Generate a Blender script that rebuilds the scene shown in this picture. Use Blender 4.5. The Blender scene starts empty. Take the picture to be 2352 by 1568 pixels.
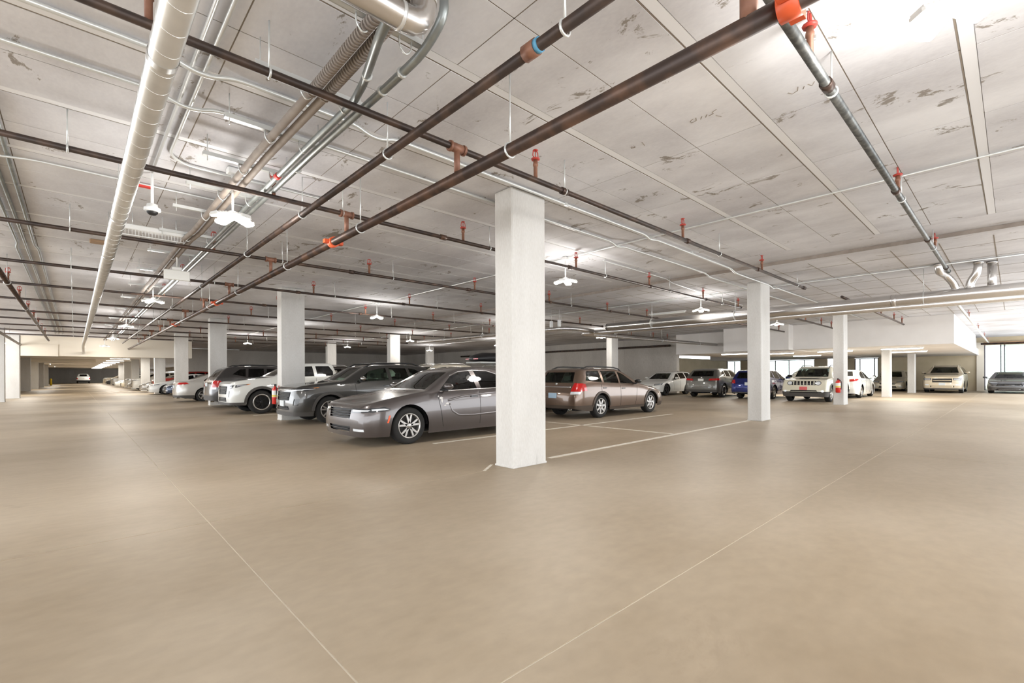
import bpy, bmesh, math, random
from mathutils import Vector, Matrix
from mathutils.bvhtree import BVHTree
random.seed(7)
SC = bpy.context.scene
COL = SC.collection
PI = math.pi

# ------------------------------------------------------------------ camera
def setup_camera():
    f, cy = 1076.58, 860.89
    yaw, roll = 0.81991, -0.0048
    fw = Vector((math.cos(yaw), math.sin(yaw), 0))
    r = Vector((math.sin(yaw), -math.cos(yaw), 0)); u = Vector((0, 0, 1))
    r2 = r * math.cos(roll) + u * math.sin(roll)
    u2 = -r * math.sin(roll) + u * math.cos(roll)
    cam = bpy.data.cameras.new('camera'); ob = bpy.data.objects.new('camera', cam); COL.objects.link(ob)
    cam.sensor_width = 36; cam.lens = 36 * f / 2352
    cam.shift_y = (cy - 784) / 2352
    cam.clip_end = 600; cam.clip_start = 0.05
    M = Matrix((r2, u2, -fw)).transposed().to_4x4()
    M.translation = Vector((-4.2576, -4.5476, 1.25))
    ob.matrix_world = M
    SC.camera = ob
setup_camera()

# ------------------------------------------------------------------ world, exposure
w = bpy.data.worlds.new('sky'); SC.world = w; w.use_nodes = True
bg = w.node_tree.nodes['Background']
bg.inputs[0].default_value = (0.93, 0.965, 1.0, 1); bg.inputs[1].default_value = 3.2
SC.view_settings.view_transform = 'Standard'
SC.view_settings.look = 'None'
SC.view_settings.gamma = 1.0
SC.view_settings.use_curve_mapping = False
SC.view_settings.exposure = 0.57
SC.cycles.max_bounces = 6
SC.cycles.diffuse_bounces = 3
SC.cycles.use_adaptive_sampling = True
SC.cycles.adaptive_threshold = 0.05
SC.cycles.glossy_bounces = 3
SC.cycles.transparent_max_bounces = 8
SC.cycles.sample_clamp_indirect = 4.0
SC.cycles.caustics_reflective = False
SC.cycles.caustics_refractive = False
SC.cycles.use_denoising = True
LAMP_W = 62.0

# ------------------------------------------------------------------ materials
MATS = {}
def lin(c):
    return tuple((v / 12.92 if v <= 0.04045 else ((v + 0.055) / 1.055) ** 2.4) for v in c)
def hexc(h):
    return lin(tuple(int(h[i:i + 2], 16) / 255 for i in (0, 2, 4))) + (1,)
def mat(name, col='808080', rough=0.5, metal=0.0, coat=0.0, emis=None, estr=0.0, spec=0.5, noise=None, bump=None):
    if name in MATS: return MATS[name]
    m = bpy.data.materials.new(name); m.use_nodes = True
    nt = m.node_tree; b = nt.nodes['Principled BSDF']
    c = hexc(col) if isinstance(col, str) else col
    b.inputs['Base Color'].default_value = c
    b.inputs['Roughness'].default_value = rough
    b.inputs['Metallic'].default_value = metal
    b.inputs['Coat Weight'].default_value = coat
    b.inputs['Coat Roughness'].default_value = 0.05
    b.inputs['Specular IOR Level'].default_value = spec
    if emis:
        b.inputs['Emission Color'].default_value = hexc(emis); b.inputs['Emission Strength'].default_value = estr
    if noise:      # (second colour, scale, lo, hi)
        col2, sc, lo, hi = noise
        tc = nt.nodes.new('ShaderNodeTexCoord'); n = nt.nodes.new('ShaderNodeTexNoise')
        n.inputs['Scale'].default_value = sc; n.inputs['Detail'].default_value = 6
        nt.links.new(tc.outputs['Object'], n.inputs['Vector'])
        rp = nt.nodes.new('ShaderNodeValToRGB')
        rp.color_ramp.elements[0].position = lo; rp.color_ramp.elements[0].color = c
        rp.color_ramp.elements[1].position = hi; rp.color_ramp.elements[1].color = hexc(col2)
        nt.links.new(n.outputs['Fac'], rp.inputs['Fac']); nt.links.new(rp.outputs['Color'], b.inputs['Base Color'])
        if bump:
            bp = nt.nodes.new('ShaderNodeBump'); bp.inputs['Strength'].default_value = bump; bp.inputs['Distance'].default_value = 0.01
            nt.links.new(n.outputs['Fac'], bp.inputs['Height']); nt.links.new(bp.outputs['Normal'], b.inputs['Normal'])
    MATS[name] = m
    return m

def N(nt, t, **kw):
    n = nt.nodes.new(t)
    for k, v in kw.items():
        if k in n.inputs: n.inputs[k].default_value = v
        else: setattr(n, k, v)
    return n

def concrete(name, c1, c2, cstain, stain=0.6, scale=1.0, rough=0.85, rand=0.0, stretch=(1, 1, 1), stain_hi=0.66, grain=0.2, edge=0.09, sscale=1.7):
    """cast concrete: broad tone drift, fine grain, a few darker stains with ragged outlines"""
    m = bpy.data.materials.new(name); m.use_nodes = True; nt = m.node_tree; L = nt.links
    b = nt.nodes['Principled BSDF']; b.inputs['Roughness'].default_value = rough
    b.inputs['Specular IOR Level'].default_value = 0.3
    geo = N(nt, 'ShaderNodeNewGeometry')
    mp = N(nt, 'ShaderNodeMapping'); mp.inputs['Scale'].default_value = stretch
    L.new(geo.outputs['Position'], mp.inputs['Vector'])
    n1 = N(nt, 'ShaderNodeTexNoise', Scale=0.55 * scale, Detail=5.0, Roughness=0.6)
    n2 = N(nt, 'ShaderNodeTexNoise', Scale=26.0 * scale, Detail=4.0)
    n3 = N(nt, 'ShaderNodeTexNoise', Scale=sscale * scale, Detail=9.0, Roughness=0.72, Distortion=0.6)
    for n in (n1, n2, n3): L.new(mp.outputs['Vector'], n.inputs['Vector'])
    r1 = N(nt, 'ShaderNodeValToRGB')
    r1.color_ramp.elements[0].position = 0.34; r1.color_ramp.elements[0].color = hexc(c1)
    r1.color_ramp.elements[1].position = 0.68; r1.color_ramp.elements[1].color = hexc(c2)
    L.new(n1.outputs['Fac'], r1.inputs['Fac'])
    mg = N(nt, 'ShaderNodeMixRGB', blend_type='OVERLAY'); mg.inputs['Fac'].default_value = grain
    L.new(r1.outputs['Color'], mg.inputs['Color1']); L.new(n2.outputs['Fac'], mg.inputs['Color2'])
    r3 = N(nt, 'ShaderNodeValToRGB')
    r3.color_ramp.elements[0].position = stain_hi; r3.color_ramp.elements[0].color = (0, 0, 0, 1)
    r3.color_ramp.elements[1].position = stain_hi + edge; r3.color_ramp.elements[1].color = (stain, stain, stain, 1)
    L.new(n3.outputs['Fac'], r3.inputs['Fac'])
    ms = N(nt, 'ShaderNodeMixRGB'); ms.inputs['Color2'].default_value = hexc(cstain)
    L.new(r3.outputs['Color'], ms.inputs['Fac']); L.new(mg.outputs['Color'], ms.inputs['Color1'])
    out = ms.outputs['Color']
    if rand:
        oi = N(nt, 'ShaderNodeObjectInfo'); hv = N(nt, 'ShaderNodeHueSaturation')
        mr = N(nt, 'ShaderNodeMapRange'); mr.inputs['To Min'].default_value = 1 - rand; mr.inputs['To Max'].default_value = 1 + rand * 0.5
        L.new(oi.outputs['Random'], mr.inputs['Value']); L.new(mr.outputs['Result'], hv.inputs['Value'])
        L.new(out, hv.inputs['Color']); out = hv.outputs['Color']
    L.new(out, b.inputs['Base Color'])
    bp = N(nt, 'ShaderNodeBump'); bp.inputs['Strength'].default_value = 0.15; bp.inputs['Distance'].default_value = 0.004
    L.new(n2.outputs['Fac'], bp.inputs['Height']); L.new(bp.outputs['Normal'], b.inputs['Normal'])
    MATS[name] = m
    return m

concrete('ceiling_concrete', 'CBCACE', 'F0F1F5', '8A8176', stain=0.85, scale=1.0, rand=0.04, stretch=(1.5, 0.8, 1), stain_hi=0.605, edge=0.03, sscale=2.0)
concrete('ceiling_far', 'C8C7CA', 'EAEAEE', '968D84', stain=0.7, stretch=(1.4, 0.7, 1), stain_hi=0.62, edge=0.05, sscale=1.9)
concrete('floor_concrete', '97866F', 'B9AA95', '8A7965', stain=0.4, scale=0.42, rough=0.47, stain_hi=0.62, grain=0.12, stretch=(0.7, 1.1, 1))
concrete('column_concrete', 'CAC7C2', 'DBD9D5', 'A9A69F', stain=0.5, scale=1.4, rough=0.7, stain_hi=0.64, stretch=(1.5, 1.5, 0.5))
concrete('wall_concrete', 'B9B3AB', 'CBC5BD', '9B948A', stain=0.5, scale=0.8, stretch=(1.3, 1.3, 0.5), stain_hi=0.62)
mat('white_paint', 'ECE8E4', 0.6, noise=('E2DDD8', 0.8, 0.35, 0.7))
mat('cream_paint', 'EFE6D6', 0.65)
mat('tan_block', 'CFC0A4', 0.8, noise=('C2B394', 1.2, 0.35, 0.7))
mat('joint_sealant', 'E2D8C6', 0.7)
mat('line_paint', 'E6E0D4', 0.6, noise=('D2C8B6', 9, 0.4, 0.65))
mat('black_pipe', '3A302C', 0.45, 0.35, noise=('5A473C', 6, 0.42, 0.72))
mat('rust_pipe', '3E322D', 0.4, 0.4, noise=('6B5040', 5, 0.42, 0.75))
mat('copper_fit', '8E6450', 0.5, 0.2, noise=('77503F', 9, 0.4, 0.7))
mat('galv_pipe', '8F9493', 0.38, 0.65, noise=('A3A8A6', 7, 0.4, 0.7))
mat('dark_galv', '5A5C5C', 0.42, 0.6, noise=('7C7E7C', 14, 0.42, 0.66))
mat('emt', 'DCDEDC', 0.3, 0.45)
mat('spiral_steel', 'D4D4D2', 0.30, 0.85, noise=('E2E2E0', 4, 0.4, 0.7))
mat('seam_steel', 'E6E6E4', 0.3, 0.6)
mat('stainless', 'D6D3D0', 0.24, 0.9)
mat('insulation', '8E837A', 0.75, noise=('A0958B', 6, 0.4, 0.7))
mat('cork_grey', '9A9088', 0.8)
mat('red_fit', 'B23E34', 0.45)
mat('orange_fit', 'E8643A', 0.4)
mat('ext_red', 'D2281E', 0.25, coat=0.6)
mat('label_white', 'EFEFEA', 0.5)
mat('label_yellow', 'E9CF4A', 0.5)
mat('strip_red', 'DD3B32', 0.5)
mat('white_metal', 'E8E8E6', 0.4)
mat('grey_metal', 'A8A8A4', 0.4, 0.4)
mat('black_plastic', '1C1B1C', 0.5)
mat('yellow_paint', 'E6C21E', 0.45)
mat('lamp_glow', 'FFFFFF', 0.5, emis='FFF3DC', estr=26.0)
mat('tube_glow', 'FFFFFF', 0.5, emis='FFF8EC', estr=9.0)
mat('brown_beam', 'A98A6C', 0.7)
mat('mullion', '4A4650', 0.5)

def glass_mat(name, tint, refl=0.12):
    m = bpy.data.materials.new(name); m.use_nodes = True; nt = m.node_tree; nt.nodes.clear()
    o = N(nt, 'ShaderNodeOutputMaterial'); t = N(nt, 'ShaderNodeBsdfTransparent'); g = N(nt, 'ShaderNodeBsdfGlossy')
    t.inputs['Color'].default_value = hexc(tint); g.inputs['Roughness'].default_value = 0.02
    fr = N(nt, 'ShaderNodeFresnel', IOR=1.5); mx = N(nt, 'ShaderNodeMixShader')
    nt.links.new(fr.outputs[0], mx.inputs[0]); nt.links.new(t.outputs[0], mx.inputs[1]); nt.links.new(g.outputs[0], mx.inputs[2])
    nt.links.new(mx.outputs[0], o.inputs[0]); MATS[name] = m
glass_mat('glass_clear', 'B4C8BE'); glass_mat('glass_dark', '4A4A48'); glass_mat('glass_window', 'F4FAF6')

# ------------------------------------------------------------------ mesh helpers
class MB:
    def __init__(s): s.v = []; s.f = []; s.sm = []
    def add(s, vs, fs, smooth=False):
        o = len(s.v); s.v += [tuple(p) for p in vs]
        for f in fs: s.f.append([i + o for i in f]); s.sm.append(smooth)
        return s
    def box(s, x0, y0, z0, x1, y1, z1):
        x0, x1 = sorted((x0, x1)); y0, y1 = sorted((y0, y1)); z0, z1 = sorted((z0, z1))
        return s.add([(x0, y0, z0), (x1, y0, z0), (x1, y1, z0), (x0, y1, z0), (x0, y0, z1), (x1, y0, z1), (x1, y1, z1), (x0, y1, z1)],
                     [(0, 3, 2, 1), (4, 5, 6, 7), (0, 1, 5, 4), (1, 2, 6, 5), (2, 3, 7, 6), (3, 0, 4, 7)])
    def bbox(s, x0, y0, z0, x1, y1, z1, b=0.01):
        """box with chamfered vertical edges and rims"""
        x0, x1 = sorted((x0, x1)); y0, y1 = sorted((y0, y1)); z0, z1 = sorted((z0, z1))
        b = min(b, (x1 - x0) * .3, (y1 - y0) * .3, (z1 - z0) * .3)
        def ring(i, z): return [(x0 + i + b, y0 + i, z), (x1 - i - b, y0 + i, z), (x1 - i, y0 + i + b, z), (x1 - i, y1 - i - b, z), (x1 - i - b, y1 - i, z), (x0 + i + b, y1 - i, z), (x0 + i, y1 - i - b, z), (x0 + i, y0 + i + b, z)]
        R = [ring(b, z0), ring(0, z0 + b), ring(0, z1 - b), ring(b, z1)]
        vs = sum(R, []); fs = [tuple(range(7, -1, -1)), tuple(range(24, 32))]
        for k in range(3):
            for i in range(8):
                j = (i + 1) % 8; fs.append((k * 8 + i, k * 8 + j, k * 8 + 8 + j, k * 8 + 8 + i))
        return s.add(vs, fs)
    def tube(s, pts, r, seg=10, cap=True, radii=None, bend=0.0):
        P = [Vector(p) for p in pts]
        if bend and len(P) > 2:
            Q = [P[0]]
            for a, b, c in zip(P, P[1:], P[2:]):
                d0 = min(bend, (b - a).length * .48); d1 = min(bend, (c - b).length * .48)
                p0 = b + (a - b).normalized() * d0; p1 = b + (c - b).normalized() * d1
                for k in range(5):
                    t = k / 4; Q.append(p0.lerp(b, t).lerp(b.lerp(p1, t), t))
            Q.append(P[-1]); P = Q
        n = len(P); T = []
        for i in range(n):
            a = P[max(0, i - 1)]; b = P[min(n - 1, i + 1)]; T.append((b - a).normalized())
        up = Vector((0, 0, 1)) if abs(T[0].z) < 0.9 else Vector((1, 0, 0))
        nrm = (up - T[0] * up.dot(T[0])).normalized(); vs = []
        for i in range(n):
            nrm = (nrm - T[i] * nrm.dot(T[i])).normalized(); bi = T[i].cross(nrm)
            rr = radii[i] if radii else r
            for k in range(seg):
                a = 2 * PI * k / seg; vs.append(P[i] + (nrm * math.cos(a) + bi * math.sin(a)) * rr)
        fs = []
        for i in range(n - 1):
            for k in range(seg):
                j = (k + 1) % seg; fs.append((i * seg + k, i * seg + j, i * seg + seg + j, i * seg + seg + k))
        s.add(vs, fs, True)
        if cap:
            o = len(s.v) - len(vs)
            s.f.append([o + k for k in range(seg - 1, -1, -1)]); s.sm.append(False)
            s.f.append([o + (n - 1) * seg + k for k in range(seg)]); s.sm.append(False)
        return s
    def lathe(s, prof, c=(0, 0, 0), axis='z', seg=16, smooth=True):
        vs = []
        for (r, h) in prof:
            for k in range(seg):
                a = 2 * PI * k / seg; x, y = r * math.cos(a), r * math.sin(a)
                p = (x, y, h) if axis == 'z' else ((x, h, y) if axis == 'y' else (h, x, y))
                vs.append((p[0] + c[0], p[1] + c[1], p[2] + c[2]))
        fs = []
        for i in range(len(prof) - 1):
            for k in range(seg):
                j = (k + 1) % seg; fs.append((i * seg + k, i * seg + j, i * seg + seg + j, i * seg + seg + k))
        return s.add(vs, fs, smooth)
    def prism(s, poly, d0, d1, axis='y'):
        n = len(poly)
        def P(a, b, d): return (a, d, b) if axis == 'y' else ((d, a, b) if axis == 'x' else (a, b, d))
        vs = [P(a, b, d0) for a, b in poly] + [P(a, b, d1) for a, b in poly]
        fs = [tuple(range(n - 1, -1, -1)), tuple(range(n, 2 * n))]
        for i in range(n):
            j = (i + 1) % n; fs.append((i, j, n + j, n + i))
        return s.add(vs, fs)
    def mesh(s, name, m=None):
        me = bpy.data.meshes.new(name); me.from_pydata(s.v, [], s.f)
        me.polygons.foreach_set('use_smooth', s.sm)
        if m: me.materials.append(MATS[m] if isinstance(m, str) else m)
        b = bmesh.new(); b.from_mesh(me); bmesh.ops.recalc_face_normals(b, faces=b.faces); b.to_mesh(me); b.free()
        return me
    def build(s, name, m=None, parent=None, loc=None):
        return link(name, s.mesh(name, m), parent, loc)

def link(name, me, parent=None, loc=None, rot=None):
    o = bpy.data.objects.new(name, me); COL.objects.link(o)
    if parent: o.parent = parent
    if loc: o.location = loc
    if rot: o.rotation_euler = rot
    return o
def tag(o, label=None, cat=None, group=None, kind=None):
    if label: o['label'] = label
    if cat: o['category'] = cat
    if group: o['group'] = group
    if kind: o['kind'] = kind
    return o
def thing(name, label, cat, loc=(0, 0, 0), rz=0, group=None):
    o = link(name, None, None, loc); o.rotation_euler[2] = rz; o.empty_display_size = 0.2
    return tag(o, label, cat, group)
def struct(name, mb, m, label=None, parent=None):
    o = mb.build(name, m, parent)
    if not parent: tag(o, label, None, None, 'structure')
    return o
def copy_tree(o, parent=None, paint=None, swap=None):
    c = o.copy(); COL.objects.link(c); c.parent = parent
    if paint and c.type == 'MESH' and c.data.materials and c.data.materials[0] and c.data.materials[0].name.startswith('paint_'):
        c.material_slots[0].link = 'OBJECT'; c.material_slots[0].material = paint
    for ch in list(o.children): copy_tree(ch, c, paint)
    return c

# ================================================================== THE BUILDING
ZC, ZF, XS = 3.77, 3.70, 7.3          # near ceiling, ceiling beyond the step, step line
YB = 36.0                             # white bulkhead across the far aisle
# ---- floor: slabs with sealed joints between them
base = struct('floor', MB().box(-14, -11, -0.30, 13.6, 52, -0.004).box(13.6, -7.5, -0.30, 60, 52, -0.004).box(-12, 52, -0.30, 12, 136, -0.004), 'joint_sealant', 'tan concrete garage floor slabs with pale sealed joints')
XJ = [-14, -3.42, 5.02, 13.6, 22.4, 31.0, 42, 60]
YJ = [-11, -3.12, 0.17, 9.7, 19.2, 28.8, 38.3, 52]
slabs = [(XJ[i], YJ[j], XJ[i + 1], YJ[j + 1]) for i in range(len(XJ) - 1) for j in range(len(YJ) - 1)]
slabs += [(-12, a, 12, a + 14) for a in (52, 66, 80, 94, 108, 122)]
for (x0, y0, x1, y1) in slabs:
    if y0 < -4 and x0 > 13: y0 = -7.5
    g = 0.0055
    MB().box(x0 + g, y0 + g, -0.25, x1 - g, y1 - g, 0.0).build('floor_slab', 'floor_concrete', base)

# ---- ceiling near the camera: slab with board-marked panels, recessed joints
ceil = struct('ceiling', MB().box(-10, -10, ZC + 0.012, XS, 46, ZC + 0.45), 'ceiling_far', 'grey cast concrete ceiling with board panel marks')
PX, PY, XO, YO = 1.395, 0.722, 0.815, -1.42
pm = {}
cnt = 0
for i in range(-6, 5):
    if i > 3: continue
    for j in range(-8, 17):
        xa, xb = XO + PX * i, XO + PX * (i + 1)
        ya, yb = YO + PY * j, YO + PY * (j + 1)
        if xb > XS: xb = XS
        lo = 0.052 if j % 2 == 0 else 0.005       # every second joint is a wide taped strip
        hi = 0.052 if (j + 1) % 2 == 0 else 0.005
        key = (round(xb - xa, 3), lo, hi)
        if key not in pm:
            pm[key] = MB().box(0.005, lo, 0, xb - xa - 0.005, PY - hi, 0.03).mesh('ceiling_panel', 'ceiling_concrete')
        link('ceiling_panel', pm[key], ceil, (xa, ya, ZC)); cnt += 1
MB().box(-10, -10, ZC, XO - PX * 6 - 0.004, 46, ZC + 0.012).build('plain_slab', 'ceiling_far', ceil)
MB().box(XO + PX * 4 + 0.006, YO - PY * 8, ZC, XS - 0.013, YO + PY * 17, ZC + 0.012).build('plain_slab', 'ceiling_far', ceil)
MB().box(XO - PX * 6, YO + PY * 17, ZC + 0.002, XS, 46, ZC + 0.012).build('plain_slab', 'ceiling_far', ceil)
MB().box(XO - PX * 6, -10, ZC, XS, YO - PY * 8 - 0.01, ZC + 0.012).build('plain_slab', 'ceiling_far', ceil)
mat('joint_dark', '8C8276', 0.9); mat('taped_strip', 'EEEFF2', 0.8)
for j in range(-8, 18):
    y = YO + PY * j; off = 0.045 if j % 2 == 0 else 0.0
    if j % 2 == 0: MB().box(XO - PX * 6, y - 0.047, ZC + 0.0015, XO + PX * 4, y + 0.036, ZC + 0.0125).build('taped_strip', 'taped_strip', ceil)
    MB().box(XO - PX * 6, y + off - 0.006, ZC + 0.003, XO + PX * 4, y + off + 0.006, ZC + 0.0125).build('joint_line', 'joint_dark', ceil)
for i in range(-6, 5):
    x = XO + PX * i
    MB().box(x - 0.005, YO - PY * 8, ZC + 0.003, x + 0.005, YO + PY * 17, ZC + 0.0125).build('joint_line', 'joint_dark', ceil)
# ceiling beyond the step (a little lower), its rough edge and panel battens
ceil2 = struct('ceiling_rear', MB().box(XS, -10, ZF, 13, 46, ZC + 0.45).box(13, -6.5, ZF, 60, 46, ZC + 0.45), 'ceiling_far', 'lower grey concrete ceiling beyond the slab step')
MB().box(XS - 0.012, -10, ZF - 0.002, XS - 0.0005, 46, ZC - 0.001).build('step_face', 'insulation', ceil2)
jm = mat('joint_shadow', '8E867C', 0.9)
for k in range(-5, 26):
    y = YO + PY * k
    MB().box(XS + 0.4, y - 0.006, ZF - 0.004, 22.3, y + 0.006, ZF + 0.01).build('joint_ridge', 'joint_dark', ceil2)
for k in range(11):
    x = XS + 1.1 + PX * k
    MB().box(x - 0.005, -6.5, ZF - 0.004, x + 0.005, 22, ZF + 0.01).build('joint_ridge', 'joint_dark', ceil2)

# ---- walls, bulkheads
YW = 10.75
wb_ = struct('wall_back', MB().box(25.0, YW, 0, 25.35, 46, ZF), 'wall_concrete', 'bare concrete wall behind the far stalls')
for y in (YW, 14.8, 18.8, 22.8, 26.8, 30.8, 34.8, 38.8):
    MB().box(24.985, y + 0.012, 0.02, 25.0, y + 3.98, 1.84).build('wall_panel', 'wall_concrete', wb_)
    MB().box(24.985, y + 0.012, 1.86, 25.0, y + 3.98, ZF - 0.02).build('wall_panel', 'wall_concrete', wb_)
struct('wall_end', MB().box(2.3, 46, 0, 25.35, 46.3, ZC), 'wall_concrete', 'concrete end wall of the parking hall')
bl = struct('trim_1', MB().box(-6.62, YB, 2.56, 1.95, YB + 0.5, ZC), 'cream_paint', 'cream bulkhead beam across the far aisle')
MB().box(-6.62, YB - 0.05, 2.54, -5.0, YB, ZC - 0.5).build('beam_casing', 'cream_paint', bl)
struct('ceiling_aisle', MB().box(-12, YB + 0.5, 3.02, 1.95, 134, 3.4).box(1.95, 46.3, 3.02, 12, 134, 3.4), 'white_paint', 'low white ceiling over the far aisle')
struct('trim_4', MB().box(-9.6, 58, 2.72, -2.7, 58.6, 3.02), 'cream_paint', 'cream beam under the low aisle ceiling')
struct('wall_far', MB().box(-12, 132, 0, 12, 132.4, 3.4), 'wall_concrete', 'grey wall closing the far aisle')
struct('wall_left', MB().box(-9.9, 40, 0, -9.6, 132, 3.4), 'tan_block', 'tan wall along the far aisle')
struct('wall_aisle', MB().box(9.5, 46.3, 0, 9.8, 132, 1.35).box(9.5, 46.3, 2.25, 9.8, 132, 3.02), 'wall_concrete', 'low wall with a daylight slot beside the far stalls')
# white bulkheads at the right with the low bay below
bulk = struct('trim_2', MB().box(22.4, -2.85, 2.47, 38.4, 3.1, ZF - 0.001), 'white_paint', 'white painted bulkhead over the far right bays')
struct('trim_3', MB().box(21.7, 3.1, 2.45, 38.4, 6.3, ZF - 0.001).box(23.3, 6.3, 2.47, 38.4, 9.9, ZF - 0.001), 'white_paint', 'stepped white bulkhead behind the second column')
struct('trim_7', MB().box(38.4, -2.85, 2.47, 42, 14.5, 2.9), 'white_paint', 'white soffit at the outer windows')
struct('wall_right', MB().box(42, 9.0, 0, 42.3, 14.5, 0.35).box(42, 12.3, 0, 42.3, 13.2, 2.47).box(42, 6.2, 0, 42.3, 7.1, 2.47)
       .box(42, 4.3, 0, 42.3, 5.6, 2.47).box(42, -2.75, 0, 42.3, 2.75, 2.9).box(42, -12, 3.35, 42.3, -2.75, 3.72).box(42, 2.75, 0, 42.3, 12.3, 0.4), 'tan_block', 'tan wall with tall daylight openings')
struct('wall_side', MB().box(25.35, 14.5, 0, 42.3, 14.8, 2.6), 'tan_block', 'tan side wall of the low bays')
MB().box(41.9, -3.12, 0, 42.25, -2.75, 3.35).build('trim_8', 'cream_paint')['kind'] = 'structure'
MB().box(41.85, -14, 3.16, 41.95, -3.1, 3.36).build('trim_9', 'brown_beam')['kind'] = 'structure'
# windows: frame + panes
def window(n, y0, y1, z0, z1, mull, label):
    o = struct('window_%d' % n, MB().box(42.1, y0, z0, 42.2, y0 + 0.06, z1).box(42.1, y1 - 0.06, z0, 42.2, y1, z1).box(42.1, y0, z1 - 0.06, 42.2, y1, z1).box(42.1, y0, z0, 42.2, y1, z0 + 0.05), 'mullion', label)
    ys = [y0] + list(mull) + [y1]
    for m_ in mull: MB().box(42.1, m_ - 0.03, z0, 42.2, m_ + 0.03, z1).build('mullion', 'mullion', o)
    for a, b in zip(ys, ys[1:]): MB().box(42.14, a + 0.04, z0 + 0.04, 42.15, b - 0.04, z1 - 0.04).build('pane', 'glass_window', o)
window(1, -8.6, -3.12, 0.02, 3.34, (-3.92, -4.1, -6.0, -6.2), 'tall window wall beside the grey coupe')
window(2, 2.75, 4.3, 0.4, 2.46, (3.0, 3.95), 'bright window behind the white sedan')
window(3, 7.1, 12.3, 0.4, 2.46, (7.9, 9.1, 10.2), 'bright windows behind the pale boxy jeep')
window(4, 13.2, 14.5, 0.4, 2.46, (13.8,), 'bright window far behind the dark grey crossover')

# ---- columns
def column(x, y, label, z=ZC, sx=0.65, sy=0.36, group=None):
    o = thing('concrete_column', label, 'column', (x, y, 0), 0, group)
    MB().bbox(0, 0, 0, sx, sy, z - 0.001, 0.018).build('shaft', 'column_concrete', o)
    MB().bbox(-0.006, -0.006, 0.0, sx + 0.006, sy + 0.006, 0.03, 0.006).build('grout_base', 'column_concrete', o)
    return o
column(0, 0, 'large pale concrete column nearest the camera, in the middle of the picture')
column(0, 9.54, 'concrete column with a fire extinguisher on it, beside the grey compact SUV')
column(0, 19.08, 'concrete column right behind the dark SUV parked tail out')
column(0, 28.62, 'slim concrete column between the silver sedan and the red SUV')
column(8.99, 0.0, 'concrete column at the stall line in front of the dark blue car', ZF)
column(17.97, 0.05, 'concrete column with a fire extinguisher beside the pale boxy jeep', ZF)
column(27.0, -0.1, 'white-edged column under the bulkhead beside the white sedan', 2.48, 0.6)
column(34.5, -0.26, 'farthest slim column under the white bulkhead beside the gold SUV', 2.48, 0.6)
column(8.99, 9.7, 'concrete column hidden mostly behind the nearest column', ZF)
column(8.99, 19.9, 'concrete column rising behind the roof of the grey compact SUV', ZF)
column(8.99, 29.0, 'concrete column behind the white pickup cab', ZF)
column(17.97, 29.9, 'distant column between the row of hanging lamps and the rear wall', ZF)
column(17.97, 11.0, 'concrete column in front of the bare concrete wall behind the brown wagon', ZF)
for k in range(5):
    column(0, 38.16 + 9.54 * k, 'column in the receding row along the far aisle stalls', 3.02, group='columns along the far aisle')
column(-7.55, 30.4, 'column at the left edge of the picture', ZC, 0.7, 0.4)
column(-7.9, 35.9, 'wide pale column carrying the left end of the cream bulkhead', ZC, 1.25, 0.6)
for k, y in enumerate((45.5, 56, 67, 78, 90)):
    column(-8.0 + 0.05 * k, y, 'column along the left side of the far aisle', 3.02, 0.8, 0.4, group='columns on the left of the far aisle')

# ---- painted stall lines
def stall_line(x0, y0, x1, y1, label, hw_=0.045):
    d = Vector((x1 - x0, y1 - y0)); n = Vector((-d.y, d.x)).normalized() * hw_
    q = [(x0 + n.x, y0 + n.y), (x1 + n.x, y1 + n.y), (x1 - n.x, y1 - n.y), (x0 - n.x, y0 - n.y)]
    tag(MB().prism(q, 0.0005, 0.003, 'z').build('stall_line', 'line_paint'), label, 'floor marking')
stall_line(0.95, 0.22, 8.95, 0.30, 'long white stall line joining the two nearest columns')
stall_line(4.9, 0.34, 4.9, 9.5, 'white line between the two stall rows behind the brown wagon')
stall_line(0.55, 2.72, 9.5, 2.80, 'white stall line beside the grey sedan and the brown wagon')
stall_line(-0.1, 5.75, 4.9, 5.75, 'white stall line between the grey sedan and the grey compact SUV')
stall_line(-0.1, 12.0, 4.9, 12.0, 'white stall line beside the white pickup')
stall_line(4.9, 5.9, 9.5, 5.9, 'white stall line on the far side of the brown wagon')
for k, y in enumerate((3.3, 5.6, 8.4)):
    stall_line(18.4, y, 22.3, y, ('white stall line beside the pale boxy jeep', 'white stall line between dark blue car and dark grey crossover', 'white stall line beside the white hatchback')[k])

stall_line(-0.36, 0.17, 0.0, 0.44, 'short chipped white strip at the foot of the nearest column', 0.02)
def scribble(x, y, strokes, label, sc=1.0):
    o = thing('pencil_mark', label, 'marking', (x, y, ZC - 0.0005))
    for st in strokes: MB().tube([(a * sc, b * sc, 0) for a, b in st], 0.0035, 4).build('pencil_stroke', 'joint_dark', o)
scribble(0.22, -2.62, [[(0, 0), (.02, .05), (.05, .05), (.06, .1)], [(.02, .1), (.06, .13)], [(.02, .15), (.06, .18)], [(.0, .2), (.05, .22), (.06, .27), (.02, .27), (.0, .23)], [(.1, .05), (.16, .02)]], 'pencil scribble beside a dark stain on the panelled ceiling')
scribble(0.40, -3.44, [[(0, 0), (.1, .02)], [(.02, .06), (.07, .09), (.02, .11)], [(.03, .14), (.07, .16)], [(.0, .18), (.06, .2), (.08, .25), (.03, .27)]], 'pencil scribble on the ceiling left of the speckled grey pipe')
scribble(0.25, -1.80, [[(0, 0), (.09, .02)], [(.02, .1), (.05, .12), (.04, .16), (.01, .14), (.05, .11)]], 'faint pencil mark on the ceiling above the nearest column')
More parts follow.
